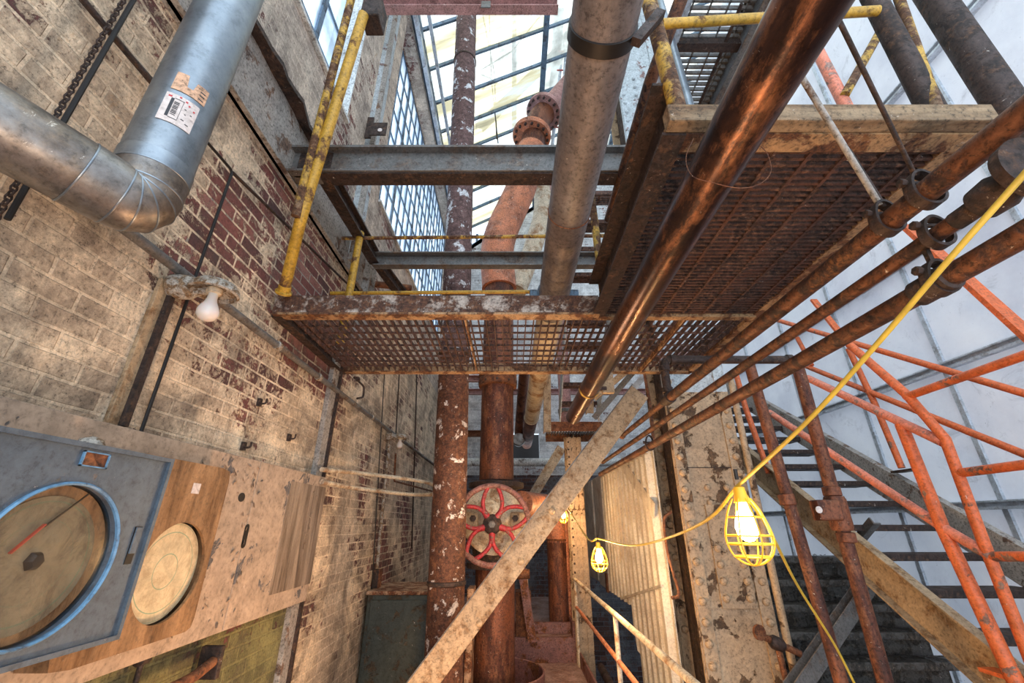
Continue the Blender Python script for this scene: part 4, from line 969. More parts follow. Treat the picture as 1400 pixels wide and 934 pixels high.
T = tag(MB().tube(smooth([onY(737, 236, 5.75), onY(742, 285, 5.7), onY(728, 340, 5.6), onY(706, 398, 5.5)], 8), .15, 24).build('curved_pipe', 'white_pipe'), 'pale encrusted pipe curving down behind the orange riser', 'pipe')
MB2 = None
# vertical pipes behind right of the main
p = onY(771, 565, 6.5)
T = thing('down_pipe', 'grey brown upright pipe ending on the small rear landing', 'pipe', (p.x, 6.3, 2.8))
MB().tube([(p.x, 6.3, 2.80), (p.x, 6.3, 8.0)], .095, 24).build('pipe', 'pink_pipe', T)
MB().lathe([(.096,0),(.115,.01),(.115,.05),(.096,.06)], (p.x, 6.3, 3.05), (0,0,1), 24).build('collar', 'steel_beam', T)
a = onY(713, 480, 9.0); b_ = onY(709, 598, 10.8)
tag(MB().tube([onY(717, 505, 7.2), onY(709, 597, YB - .1)], .095, 18).build('thin_pipe', 'rust_pipe'), 'dark rust pipe beside the cream pipe at the wall hole', 'pipe')
q = onY(709, 604, YB - .1)
tag(MB().lathe([(.12,0),(.14,.05),(.11,.3)], (q.x, YB - .4, q.z), (0,1,0), 20).build('pipe_sleeve', 'galv_dirty'), 'grey metal sleeve around the dark pipe at the wall hole', 'sleeve')

# ================================================================== OVERHEAD LONG PIPES (parallel, level)
def lvl(px, py, Z): return onZ(px, py, Z)
ZP = CAMZ + 1.70
c = lvl(757, 405, ZP); XG = c.x
yj = onZ(745, 560, ZP).y
T = thing('overhead_pipe', 'large dull grey pipe running overhead down the middle to the back wall', 'pipe', (XG, 3, ZP))
ycl = onZ(835, 42, ZP).y
MB().tube([(XG, .2, ZP), (XG, YF + .9, ZP)], .122, 44).build('grey_section', 'pipe_grey', T)
MB().tube([(XG, YF + .9, ZP), (XG, onZ(733, 571, ZP).y, ZP)], .122, 36).build('cream_section', 'white_pipe', T)
MB().tube([(XG, onZ(733, 571, ZP).y, ZP), (XG, YB + .6, ZP)], .115, 36).build('brown_section', 'rust_pipe', T)
MB().lathe([(.124,-.028),(.128,-.026),(.129,.026),(.124,.028)], (XG, ycl, ZP), (0,1,0), 44).build('black_band', 'black_rod', T)
MB().lathe([(.121,-.006),(.127,0),(.121,.006)], (XG, onZ(790, 290, ZP).y, ZP), (0,1,0), 44).build('weld_ring', 'rust', T)
MB().lathe([(.121,-.02),(.132,0),(.121,.02)], (XG, onZ(733, 571, ZP).y, ZP), (0,1,0), 36).build('joint_ring', 'white_pipe', T)
T = thing('pipe_clamp', 'dark bolted saddle clamp on the grey overhead pipe above the platform', 'clamp', (XG, YF+.5, ZP))
MB().lathe([(.123,-.03),(.137,-.03),(.137,.03),(.123,.03)], (XG, YF + .62, ZP), (0,1,0), 32, closed=True).build('clamp_ring', 'blue_steel', T)
for sx in (-1, 1): MB().box((XG + sx*.165 - .03, YF + .59, ZP - .06), (XG + sx*.165 + .03, YF + .65, ZP + .03)).build('clamp_ear', 'blue_steel', T, bevel=.006)
MB().bar((XG, YF + .62, ZP + .13), (XG, YF + .62, ZP + .62), .03, .03, up=(0,1,0)).build('hanger_rod', 'blue_steel', T)

ZCp = CAMZ + .95
c = onZ(938, 300, ZCp); XC = c.x; ye_ = onZ(781, 570, ZCp).y
T = thing('overhead_pipe', 'dark glossy copper brown pipe slanting from top right toward centre', 'pipe', (XC, 2, ZCp))
MB().tube([(XC, .12, ZCp), (XC, ye_, ZCp)], .071, 48, caps=False).build('pipe_wall', 'copper_pipe', T)
MB().lathe([(.060,-.001),(.071,0),(.071,.02),(.060,.02)], (XC, ye_ - .015, ZCp), (0,1,0), 40, closed=True).build('pipe_lip', 'copper_pipe', T)
MB().lathe([(.0712,-.03),(.060,-.03),(.060,-.031),(.0001,-.031)], (XC, ye_, ZCp), (0,1,0), 40).build('inner_plug', 'black_rod', T)
yr = onZ(803, 532, ZCp).y
T = thing('pipe_clamp', 'thin yellowed strap clamp near the end of the copper brown pipe', 'clamp', (XC, yr, ZCp))
MB().lathe([(.0715,-.012),(.077,-.010),(.077,.010),(.0715,.012)], (XC, yr, ZCp), (0,1,0), 40, closed=True).build('strap', 'yellow_worn', T)
MB().box((XC + .07, yr - .02, ZCp - .012), (XC + .13, yr + .02, ZCp + .015)).build('bolt_ear', 'rust_dark', T)
MB().box((XC + .10, yr - .01, ZCp - .03), (XC + .19, yr + .03, ZCp + .13)).build('hanger_plate', 'beige_steel', T)
# loose wire loop
w0 = onZ(945, 200, ZCp + .1)
pts = smooth([onY(948, 190, .98), onY(938, 215, .9), onY(946, 240, .84), onY(975, 250, .82), onY(1010, 257, .84), onY(1038, 252, .9), onY(1054, 235, .94), onY(1050, 212, .97), onY(1040, 200, .99)], 8)
tag(MB().tube(pts, .0012, 6).build('wire_loop', 'rust'), 'thin loose wire looped around the copper brown pipe', 'wire')

# rack of three pipes at right, level and parallel
ZR = [CAMZ + .81, CAMZ + .68, CAMZ + .565]
c1 = onZ(1150, 356, ZR[0]); c2 = onZ(1150, 410, ZR[1]); c3 = onZ(1150, 462, ZR[2])
XR1, XR2, XR3 = c1.x, c2.x, c3.x
Yel = onZ(912, 545, ZR[0]).y
T = thing('rack_pipe', 'thickest rusty pipe, topmost of the three running at the right', 'pipe', (XR1, 1.5, ZR[0]))
MB().tube([(XR1, .05, ZR[0]), (XR1, Yel, ZR[0])], .031, 28).build('thick_run', 'pipe_line', T)
MB().tube([(XR1, Yel, ZR[0]), (XR1, 4.2, ZR[0])], .022, 20).build('thin_run', 'pipe_line', T)
MB().lathe([(.031,-.05),(.040,-.045),(.040,.05),(.032,.055),(.027,.10),(.022,.12)], (XR1, Yel, ZR[0]), (0,1,0), 24).build('tee_fitting', 'rust_dark', T)
MB().lathe([(.023,-.02),(.030,-.018),(.030,.018),(.023,.02)], (XR1, onZ(842, 596, ZR[0]).y, ZR[0]), (0,1,0), 24).build('coupling', 'rust', T)
hz = onY(905, 492, Yel).z; XP2 = onY(1088, 492, Yel).x
hd = thing('header_pipe', 'dark rusty pipe rising from the rack tee and crossing to the brown uprights', 'pipe', (XR1, Yel, ZR[0] + .03))
MB().tube(fillet([V((XR1, Yel, ZR[0] + .03)), V((XR1, Yel, hz)), V((XP2, Yel, hz))], .07, 8), .030, 24).build('pipe_run', 'rust_dark', hd)
for p, d in (((XR1, Yel, hz - .07), (0,0,1)), ((XR1 + .07, Yel, hz), (1,0,0)), ((XR1, Yel, ZR[0] + .06), (0,0,1)), ((XP2 - .05, Yel, hz), (1,0,0))):
    MB().lathe([(.031,-.022),(.038,-.018),(.038,.018),(.031,.022)], p, d, 24).build('fitting_collar', 'rust_dark', hd)
T = thing('rack_pipe', 'thin dark rusty pipe, middle of the three running at the right', 'pipe', (XR2, 1.5, ZR[1]))
yfl = onZ(1300, 303, ZR[1]).y
MB().tube([(XR2, yfl - .02, ZR[1]), (XR2, 5.2, ZR[1])], .0205, 22).build('pipe_run', 'pipe_line', T)
yf2 = onZ(1340, 262, ZR[1]).y
MB().tube([(XR2, yf2, ZR[1]), (XR2, yfl, ZR[1])], .023, 22).build('near_run', 'rust_dark', T)
MB().lathe([(.022,.05),(.040,.04),(.043,.0),(.030,-.03),(.03,-.05),(.072,-.055),(.074,-.08),(.03,-.085)], (XR2, yf2, ZR[1]), (0.05,1,0), 32).build('end_flange', 'rust_dark', T)
T = thing('rack_pipe', 'orange brown pipe, lowest of the three running at the right', 'pipe', (XR3, 1.5, ZR[2]))
MB().tube([(XR3, .05, ZR[2]), (XR3, 5.4, ZR[2])], .0275, 26).build('pipe_run', 'pipe_line', T)
MB().lathe([(.028,-.05),(.035,-.045),(.035,.045),(.028,.05)], (XR3, onZ(1275, 390, ZR[2]).y, ZR[2]), (0,1,0), 26).build('coupling', 'rust_dark', T)
# clevis hangers
def ring_clamp(x, y, z, r, w, label, mat='rust_dark', up=.1, name='clevis_hanger'):
    T = thing(name, label, 'hanger', (x, y, z))
    pts = [(x + r*math.cos(q), y, z + (r if math.sin(q) < 0 else r + up) * math.sin(q)) for q in [2*PI*k/36 for k in range(36)]]
    m = MB(); vs = []; fs = []
    for px_, py_, pz_ in pts:
        d = V((px_ - x, 0, pz_ - z)).normalized() * .004
        for dy, s_ in ((-w/2, -1), (w/2, -1), (w/2, 1), (-w/2, 1)): vs.append((px_ + d.x*s_, y + dy, pz_ + d.z*s_))
    n = len(pts)
    for k in range(n):
        for j in range(4): fs.append((4*k+j, 4*((k+1)%n)+j, 4*((k+1)%n)+(j+1)%4, 4*k+(j+1)%4))
    m.add(vs, fs, False).build('strap_loop', mat, T)
    MB().tube([(x - r - .015, y, z + r*.9), (x + r + .015, y, z + r*.9)], .006, 10).build('cross_bolt', mat, T)
    MB().lathe([(.012,0),(.012,.012)], (x - r - .018, y, z + r*.9), (1,0,0), 6, smooth=False).build('bolt_head', mat, T)
    return T
yh = onZ(1188, 305, ZR[0]).y
T1 = ring_clamp(XR1, yh, ZR[0], .037, .032, 'rusty strap hanger gripping the topmost rack pipe below the platform edge', up=.035)
MB().tube([(XR1 - .0, yh, ZR[0] + .068), onY(1090, 96, .80)], .0085, 12).build('hanger_rod', 'grey_paint', T1)
MB().tube([(XR1 + .012, yh, ZR[0] + .062), onY(1160, 205, .93)], .0065, 10).build('tie_rod', 'rust_dark', T1)
yh2 = onZ(1250, 265, ZR[0]).y
T2 = ring_clamp(XR1 + .005, yh2, ZR[0], .040, .03, 'second strap hanger on the topmost rack pipe nearer the camera', up=.03)
MB().tube([(XR1, yh2, ZR[0] + .066), onY(1148, 30, .62)], .006, 10).build('hanger_rod', 'rust_dark', T2)
yh3 = onZ(1262, 385, ZR[2]).y
T3 = ring_clamp(XR3, yh3, ZR[2], .035, .028, 'strap hanger with bolt gripping the lowest rack pipe under the others', up=.022)
MB().bar((XR3, yh3, ZR[2] + .05), (XR2 + .0, yh3, ZR[1] - .015), .012, .012, up=(0,1,0)).build('link_rod', 'rust_dark', T3)
yh4 = onZ(1295, 322, ZR[1]).y
T4 = ring_clamp(XR2 + .004, yh4, ZR[1], .034, .024, 'wide rusty loop hanger beside the flanged end of the middle rack pipe', up=.02)
yh5 = onZ(912, 610, ZR[2]).y
ring_clamp(XR3, yh5, ZR[2], .032, .03, 'small far loop hanger on the lowest rack pipe by the riveted column', up=.05)
# brown/grey long pipe over the middle right
ZQ = CAMZ + 2.0
c = onZ(860, 200, ZQ)
tag(MB().tube([onY(938, -20, 1.15), onY(889, 112, 1.45), onY(838, 280, 2.35), onY(832, 300, 2.5)], .032, 18).build('slanting_pipe', 'pipe_line'), 'slim rusty pipe slanting down beside the riveted upper column', 'pipe')
tag(MB().tube([onY(806, 372, 2.75), onY(780, 440, 3.2)], .03, 14).build('slanting_pipe', 'rust'), 'lower stub of slim rusty pipe below the narrow crossbeam', 'pipe') if False else None
tag(MB().tube([onY(898, -10, 1.75), onY(950, 172, 1.75), V((onY(950,172,1.75).x, 1.75, PZ + .06))], .028, 18).build('galvanized_conduit', 'galv'), 'bright silver conduit running up left of the upper grating', 'conduit')

# ================================================================== RIVETED COLUMN
YC = 3.75
cl = onY(924, 650, YC).x; cr = onY(1019, 650, YC).x
ztopc = 8.8
def column(x0, x1, yf, yb, z0, z1, mat, label, name, rv, wcol=.10):
    T = thing(name, label, 'column', ((x0+x1)/2, yf, z0))
    zt = min(z1, 2.62)
    fp = MB().box((x0, yf, z0), (x1, yf + .02, zt)).build('front_plate', mat, T)
    if z1 > 3:
        up = MB().box((x0, yf, zt), (x1, yf + .02, z1)).build('upper_plate', 'column_cool', T)
        for a_ in (x0 + .01, x1 - .11): MB().box((a_, yf - .014, zt), (a_ + .10, yf, z1)).build('upper_angle', 'column_cool', up)
    MB().box((x0, yb - .02, z0), (x1, yb, z1)).build('rear_plate', mat, T)
    xm = (x0 + x1) / 2
    MB().box((x0 + .09, yf + .02, z0), (x0 + .11, yb - .02, z1)).build('left_web', 'rust_dark' if mat == 'column_paint' else mat, T)  # left web coloured darker to put in the shade of the recess
    MB().box((x1 - .11, yf + .02, z0), (x1 - .09, yb - .02, z1)).build('right_web', mat, T)
    for xx, sx in ((x0 + .01, 1), (x1 - .01, -1)):
        MB().box((min(xx, xx + sx*wcol), yf - .014, z0), (max(xx, xx + sx*wcol), yf, zt)).build('edge_angle', mat, T)
        MB().box((min(xx, xx + sx*wcol), yb - .034, z0), (max(xx, xx + sx*wcol), yb - .02, z1)).build('rear_angle', mat, T)
    return T
T = column(cl, cr, YC, YC + .50, -2.45, ztopc, 'column_paint', 'massive riveted steel column with peeling tan paint at the right', 'riveted_column', None)
zlist = [0.15 + .135*k for k in range(20)]
rivets(T, [(cl + .055, YC - .014, z) for z in zlist], .031, (0,-1,0), 'column_paint')
rivets(T, [(cr - .055, YC - .014, z) for z in zlist[:18]], .031, (0,-1,0), 'column_paint')
rivets(T, [(cl + .055, YC + .466, z) for z in zlist[4:18]], .031, (0,-1,0), 'column_paint')
rivets(T, [(x, YC - .014, 3.9 + .16*k) for x in (cl + .055, cl + .22) for k in range(20)], .024, (0,-1,0), 'column_cool')
# splice plate on the face
sp = MB().box((cl + .20, YC - .018, onY(980, 832, YC).z), (cr - .13, YC, onY(980, 690, YC).z)).build('splice_plate', 'column_paint', T, bevel=.002)
zz0 = onY(980, 825, YC).z
sr = [(x, YC - .018, zz0 + .035 + .115*k) for k in range(4) for x in (cl + .24, cr - .17)]
rivets(T, sr, .031, (0,-1,0), 'column_paint')
rivets(T, [(cl + .25, YC, zz0 + .6 + .12*k) for k in range(3)] + [(cr-.18, YC, zz0 + .6 + .12*k) for k in range(3)], .028, (0,-1,0), 'column_paint')
MB().box((cl, YC - .004, onY(950, 640, YC).z), (cr, YC - .0, onY(950, 640, YC).z + .006)).build('plate_seam', 'rust_dark', T)
# side conduit on right of column
T = thing('column_pipe', 'thin tan upright pipe fixed to the right edge of the riveted column', 'pipe', (cr + .03, YC, -2))
MB().tube([(cr + .035, YC - .03, -2.4), (cr + .035, YC - .03, 2.75)], .028, 16).build('pipe', 'column_paint', T)
# valve with small red wheel at the column's foot
q = onY(1045, 880, YC - .15)
T = thing('small_valve', 'small rusty valve and spindle low on the right of the riveted column', 'valve', q)
MB().tube([q + V((-.02,0,.05)), q + V((.24,.0,-.06))], .022, 12).build('spindle', 'rust', T)
MB().lathe([(.028,-.012),(.05,-.01),(.05,.01),(.028,.012)], q + V((-.03,-.02,.07)), (.3,-1,0), 12).build('valve_wheel', 'rust', T)
MB().lathe([(.03,-.05),(.045,-.03),(.045,.03),(.03,.05)], q + V((.09,0,0)), (1,0,-.4), 14).build('valve_body', 'rust_dark', T)
MB().tube(fillet([q + V((.09,0,-.0)), q + V((.10,.0,-.25)), q + V((.12,.05,-.7))], .05), .02, 10).build('drain_pipe', 'rust', T)
# long handle/hook left of column
a = [onY(918, 700, YC - .1), onY(908, 712, YC - .1), onY(914, 760, YC - .1), onY(928, 810, YC - .1), onY(918, 818, YC-.1)]
tag(MB().tube(smooth(a, 6), .012, 8).build('pull_handle', 'rust'), 'long thin curved steel pull handle on the left edge of the column', 'handle')

# upper part of column seen through: has its own cooler paint; upper grating and beam
zu = CAMZ + 3.0
a = onZ(956, 170, zu); b_ = onZ(1049, 0, zu); c = onZ(922, 60, zu)
T = thing('upper_platform', 'upper grating platform with a steel side beam seen high behind the copper pipe', 'platform', (1.3, 2, zu))
g = MB(); y = 1.1
while y < a.y + .35:
    g.box((c.x, y, zu), (a.x, y + .010, zu + .035)); y += .042
x = c.x + .03
while x < a.x:
    g.box((x, 1.1, zu + .0), (x + .008, a.y + .35, zu + .012)); x += .115
g.build('grating', 'steel_beam', T)
MB().ext((a.x + .03, 1.0, zu + .02), (a.x + .03, a.y + .4, zu + .02), Cbeam(.08, .24, .012, -1)).build('side_beam', 'steel_beam', T)
MB().ext((c.x - .02, 1.0, zu + .02), (c.x - .02, a.y + .4, zu + .02), Cbeam(.05, .14)).build('inner_beam', 'siding_trim', T)
MB().box((c.x, onZ(950, 58, zu).y - .03, zu - .06), (a.x, onZ(950, 58, zu).y + .03, zu - .005)).build('cross_member', 'rust_dark', T)
MB().tube([(lambda p: V((p.x, p.y, zu - .04)))(onZ(1012, 0, zu)), (lambda p: V((p.x, p.y, zu - .04)))(onZ(950, 150, zu))], .012, 8).build('tie_rod', 'rust_dark', T)

# ladder high up
Yl = 5.4
T = thing('cage_ladder', 'pale blue steel ladder rails with a looped top beside the grey pipe', 'ladder', onY(770, 200, Yl))
for dx in (0, -11):
    MB().tube(fillet([onY(766 + dx, 200, Yl), onY(775 + dx*.3, 44, Yl - dx*.02), onY(800, 44, Yl + .3)], .12), .030, 12).build('ladder_rail', 'siding_trim', T)
for y in range(70, 200, 26): MB().tube([onY(756 + (200 - y)*.06, y, Yl + .15), onY(767 + (200 - y)*.06, y, Yl)], .016, 8).build('rung', 'red_paint', T)

# rear landing and stair
ZL = 2.72
T = thing('rear_landing', 'small rear landing of rusty grating on angle frame above the corrugated duct', 'landing', (.95, 5.8, ZL))
x0, x1 = onY(752, 585, 5.7).x, 1.5
MB().ext((x0, 5.7, ZL), (x1, 5.7, ZL), Cbeam(.05, .12, .01, -1)).build('front_channel', 'rust', T)
MB().ext((x0, 6.5, ZL), (x1, 6.5, ZL), Cbeam(.05, .12, .01)).build('rear_channel', 'rust', T)
g = MB(); x = x0
while x < x1: g.box((x, 5.72, ZL + .02), (x + .008, 6.48, ZL + .05)); x += .04
for y in (5.85, 6.0, 6.15, 6.3): g.box((x0, y, ZL + .03), (x1, y + .01, ZL + .045))
g.build('grating', 'steel_beam', T)
T = thing('rear_stair', 'rear steel stair with open rusty grating treads seen above the platform', 'stairs', (.95, 5.6, ZL))
for k in range(10):
    y = 5.55 - .225*k; z = ZL + .06 + .19*(k+1)
    m = MB()
    for j in range(6): m.box((.66, y - .1 + j*.034, z), (1.13, y - .1 + j*.034 + .008, z + .03))
    for xx in (.68, .80, .92, 1.04): m.box((xx, y - .1, z + .005), (xx + .01, y + .09, z + .02))
    m.box((.66, y - .11, z - .02), (1.13, y - .1, z + .03))
    m.build('tread', 'grate', T)
for xx in (.64, 1.15): MB().bar((xx, 5.6, ZL + .1), (xx, 5.6 - .225*10, ZL + .1 + .19*10), .012, .20).build('stringer', 'column_cool', T)

# rear riveted column, brace, horizontal pipes
q = onY(783, 620, 6.05)
T = column(q.x - .10, q.x + .11, 5.95, 6.2, -2.45, ZL - .06, 'column_paint', 'slim riveted tan column under the rear landing beside the branch pipe', 'riveted_column', None, .06)
rivets(T, [(q.x - .07, 5.936, .35 + .10*k) for k in range(23)], .013, (0,-1,0), 'rust_dark')
tag(MB().ext(onY(664, 786, 7.7), onY(768, 612, 7.4), Lbeam(.16, .10, .015), up=(0,-1,0)).build('diagonal_brace', 'white_pipe'), 'short pale diagonal angle brace against dark brick behind the wheel', 'brace')
a = onY(640, 632, 8.9)
tag(MB().tube([(WX + .02, 8.9, a.z), (XR - .02, 8.9, a.z)], .08, 16).build('cross_pipe', 'white_paint'), 'pale horizontal pipe crossing the back wall below the pipe hole', 'pipe')
a = onY(640, 593, 9.0)
tag(MB().ext((WX + .02, 9.0, a.z), (hole[0] - .02, 9.0, a.z), Ibeam(.13, .12)).build('rear_beam', 'rust'), 'rusty horizontal beam crossing the back wall above the pale pipe', 'beam')
for py, Yb, lab in ((536, 8.9, 'rusty horizontal beam on the back wall just under the grating'), (518, 8.0, 'upper rear beam crossing behind the steam pipe flange')):
    a = onY(700, py, Yb)
    tag(MB().ext((WX + .02, Yb, a.z), (.0 if Yb < 8.5 else XR - .02, Yb, a.z), Cbeam(.1, .12)).build('rear_beam', 'pink_pipe'), lab, 'beam')
for a, b_, lab, m_ in (((748, 480, 5.2), (748, 592, 5.2), 'upright tan angle post at the left end of the rear landing', 'beige_steel'), ((806, 516, 5.3), (806, 566, 5.3), 'short tan hanger post behind the copper pipe end', 'beige_steel')):
    tag(MB().ext(onY(*a), onY(*b_), Lbeam(.09, .09, .012), up=(0,1,0)).build('angle_post', m_), lab, 'post')
for k, (a, b_, w, lab, m_) in enumerate((((868, 506, 4.9), (812, 572, 5.1), .07, 'grey steel diagonal brace under the platform behind the flat tan brace', 'steel_beam'),
                           ((884, 510, 5.3), (826, 580, 5.6), .08, 'bluish second diagonal brace behind the first near the column', 'siding_trim'),
                           ((858, 506, 4.7), (812, 545, 4.9), .07, 'narrow tan diagonal angle under the platform', 'beige_steel'))):
    tag(MB().bar(onY(*a), onY(*b_), .03, w, up=(0,-.2,1)).build('diagonal_brace', m_), lab, 'brace')
rod([onY(880, 505, 3.62), onY(890, 560, 3.62), onY(893, 600, 3.62)], .014, 'hanging_rod', 'thin rusty rod hanging from the rear platform edge by the column', 'rod', 'rust')

# lower-left diagonal flat brace, foreground
a = onY(500, 1040, 3.45); a.z = max(a.z, .09); b_ = onY(874, 536, 3.5)
T = thing('diagonal_brace', 'long flat tan steel brace slanting across the handwheel up to the column', 'brace', a)
d = (b_ - a).normalized()
MB().bar(a, b_, .03, .175, up=V((0,0,1))).build('flat_bar', 'beige_steel', T, bevel=.003)
n_ = V((-d.z, 0, d.x)); n_ = n_ if n_.z > 0 else -n_
MB().bar(a + n_*.085 + V((0,-.03,0)), b_ + n_*.085 + V((0,-.03,0)), .045, .008, up=n_).build('top_lip', 'steel_beam', T)
for px, py in ((755, 699), (655, 853), (712, 768)):
    q = onY(px, py, 3.44); MB().lathe([(.024,0),(.024,.008),(.017,.016),(.0001,.02)], (q.x, 3.462, q.z), (0,-1,0), 16).build('rivet', 'beige_steel', T)

# ================================================================== CORRUGATED HOUSING
HX = 1.30; ya, yb = 4.06, 8.3
zt_h = CAMZ + .66; zb_h = CAMZ - .80
T = thing('corrugated_housing', 'large pale corrugated metal duct housing beside the walkway, lit by work lamps', 'duct', (HX, ya, zb_h))
# corrugated side from ya to ~6.0
y1h = 6.4; per = .17; cs = MB(); prof = []
y = ya
while y < y1h - .01:      # trapezoid ribs
    prof += [(y, HX + .028), (y + per*.30, HX + .028), (y + per*.45, HX - .028), (y + per*.85, HX - .028)]; y += per
prof.append((min(y, y1h + .05), HX + .028)); vs = []; fs = []; n = len(prof) - 1
for y, x in prof:
    z0h = zb_h - 1.3 * min(1, max(0, (5.3 - y) / .5))
    vs += [(x, y, z0h), (x, y, zt_h), (x + .01, y, zt_h), (x + .01, y, z0h)]
for k in range(n):
    for j in range(4): fs.append((4*k+j, 4*k+4+j, 4*k+4+(j+1)%4, 4*k+(j+1)%4))
fs += [(0,1,2,3), (4*n+3,4*n+2,4*n+1,4*n)]
cs.add(vs, fs).build('corrugated_sheet', 'corrugated', T)
MB().box((HX - .025, y1h, zb_h), (HX + .01, 7.0, zt_h)).build('smooth_panel', 'sheet', T, bevel=.01)
MB().box((HX - .05, 7.0, zb_h + .05), (HX - .02, yb, zt_h - .02)).build('far_panel', 'sheet', T, bevel=.01)
MB().box((HX + .03, 4.3, zt_h - .01), (2.0, yb, zt_h + .02)).build('top_sheet', 'sheet', T)
MB().box((HX + .02, 5.3, zb_h), (2.0, yb, zb_h + .02)).build('bottom_sheet', 'sheet', T)
MB().bar((HX - .03, ya + .05, zb_h + .32), (HX - .03, 5.7, zb_h - .0), .01, .02).build('seam_strip', 'sheet', T)
MB().bar((HX - .02, ya, zt_h - .02), (HX - .02, y1h, zt_h - .02), .02, .05).build('top_strip', 'sheet', T)
MB().bar((HX - .022, ya + .0, zt_h - .55), (HX - .022, ya + 1.0, zt_h), .01, .14).build('diagonal_strip', 'sheet', T)
MB().box((HX - .05, y1h - .04, zb_h - .02), (HX - .02, y1h + .05, zb_h + .2)).build('latch', 'rust', T)
# pipe and frame to the left of housing
q = onY(802, 690, 6.6); q.x = .72
T = thing('upright_conduit', 'tan upright pipe with elbow beside the rear column and far work lamp', 'pipe', (q.x, 6.55, .24))
MB().tube(fillet([V((q.x + .04, 6.5, .26)), V((q.x + .04, 6.5, onY(800, 690, 6.5).z)), V((q.x - .12, 6.5, onY(800, 690, 6.5).z))], .08), .045, 14).build('pipe', 'orange_pipe', T)
# dark machinery in the pit below the housing
random.seed(5)
T = thing('pump_motor', 'dark grimy pump machinery in the pit below the walkway railing', 'machine', (1.25, 4.6, -1.2))
MB().lathe([(.03,-.4),(.13,-.38),(.16,-.25),(.16,.3),(.13,.38),(.1,.4)], (1.08, 4.75, -.45), (0,1,0), 28).build('motor_body', 'coal', T)
MB().lathe([(.16,-.03),(.20,-.02),(.20,.02),(.16,.03)], (1.08, 4.5, -.45), (0,1,0), 28).build('motor_flange', 'coal', T)
MB().box((.95, 4.4, -2.45), (1.25, 5.2, -.65)).build('plinth', 'dark_floor', T)
MB().tube(fillet([(.95, 4.4, -.6), (.95, 4.4, .05), (.95, 5.5, .1)], .1), .04, 12).build('feed_pipe', 'rust_dark', T)

# walkway railing
XW = .775
def rp(px, py): return onX(px, py, XW)
zt_r = rp(930, 918).z; zm_r = rp(866, 930).z
ye2 = 5.95
T = thing('walkway_railing', 'tan pipe railing along the right side of the lower walkway', 'railing', (XW, 3, 0))
MB().tube([(XW, 2.05, zt_r), (XW, ye2, zt_r)], .019, 16).build('top_rail', 'white_pipe', T)
MB().tube([(XW, 1.3, zm_r), (XW, ye2, zm_r)], .017, 16).build('mid_rail', 'orange_pipe', T)
for y in (2.2, 3.72, ye2 - .05): MB().tube([(XW, y, 0), (XW, y, zt_r)], .018, 14).build('post', 'white_pipe', T)
# far post frame & pieces near the basin
T = thing('channel_stand', 'leaning rusty channel post with a bolt on the raised step', 'stand', (.2, 6.0, .24))
MB().ext(onY(728, 878, 6.02), onY(712, 770, 6.02), Cbeam(.10, .06, .01), up=(0,1,0)).build('channel', 'curb', T)
MB().box((onY(705,870,6.1).x, 6.10, .24), (onY(727,870,6.1).x, 6.4, .72)).build('base_box', 'rust', T, bevel=.01)
MB().ext(onY(722, 850, 6.2), onY(716, 778, 6.2), Lbeam(.08, .08), up=(0,1,0)).build('angle', 'white_pipe', T)
MB().tube([onY(700, 786, 5.6), onY(724, 785, 5.6)], .05, 12).build('bolt_stub', 'rust', T)
T = tag(MB().box((onY(641, 810, 4.7).x, 4.5, 0), (onY(650, 810, 4.7).x, 4.75, .95)).build('wooden_post', 'cab_top', bevel=.006), 'narrow peeling timber post between the standpipe and the steam pipe', 'post')

# ================================================================== STAIRS AT RIGHT
XSL, XSR = 2.65, 3.62
a, b_ = onX(1040, 645, XSL), onX(1380, 936, XSL)
sl = (a.z - b_.z) / (a.y - b_.y)
def sz(y): return b_.z + sl * (y - b_.y)
T = thing('steel_stair', 'steel stair with open treads climbing away at the right', 'stairs', (3.1, 2, 0))
ye0, ye1 = 1.6, 6.8
for x, mat, off in ((XSL, 'beige_steel', -.0), (XSR, 'grey_paint', .12)):
    s_ = MB().ext((x, ye0, sz(ye0) + off), (x, ye1, sz(ye1) + off), Cbeam(.07, .27, .014, -1 if x == XSL else 1)).build('stringer', mat, T)
k = 0; y = 1.9
while y < ye1:
    z = sz(y) - .06
    MB().box((XSL + .05, y - .11, z), (XSR - .04, y + .12, z + .05)).build('tread', 'rust_dark', T, bevel=.006)
    y += .2 / sl; k += 1
# handrails
def on(a, b, d):
    a, b = V(a), V(b); return b + (b - a).normalized() * d
def xr(px, py, X): return onX(px, py, X)
T = thing('orange_handrail', 'pinkish orange handrail of two pipes on the near side of the stair', 'handrail', (XSL, 3, 1))
E1 = onX(1290, 605, XSL); E2 = onX(1357, 762, XSL)
MB().tube([onX(1104, 517, XSL), E1], .030, 18).build('top_rail', 'orange_pink', T)
MB().tube([onX(1052, 564, XSL), onX(1290, 722, XSL), E2], .030, 18).build('mid_rail', 'orange_pink', T)
MB().tube([onX(1162, 472, XSL+.05), onX(1240, 540, XSL), onX(1292, 600, XSL), onX(1345, 742, XSL), onX(1402, 885, XSL), on(onX(1345, 742, XSL), onX(1402, 885, XSL), .55)], .029, 18).build('bent_post', 'orange', T)
MB().tube([onX(1232, 580, XSL), onX(1288, 720, XSL), onX(1392, 940, XSL - .1)], .036, 18).build('thick_post', 'orange', T)
MB().tube([onX(1238, 543, XSL), on(onX(1238, 543, XSL), onX(1420, 479, XSL), 1.7)], .025, 16).build('level_top_rail', 'orange', T)
MB().tube([onX(1311, 647, XSL), on(onX(1311, 647, XSL), onX(1420, 633, XSL), 1.7)], .025, 16).build('level_mid_rail', 'orange', T)
MB().tube([onX(1355, 761, XSL), on(onX(1355, 761, XSL), onX(1420, 761, XSL), 1.7)], .025, 16).build('level_low_rail', 'orange', T)
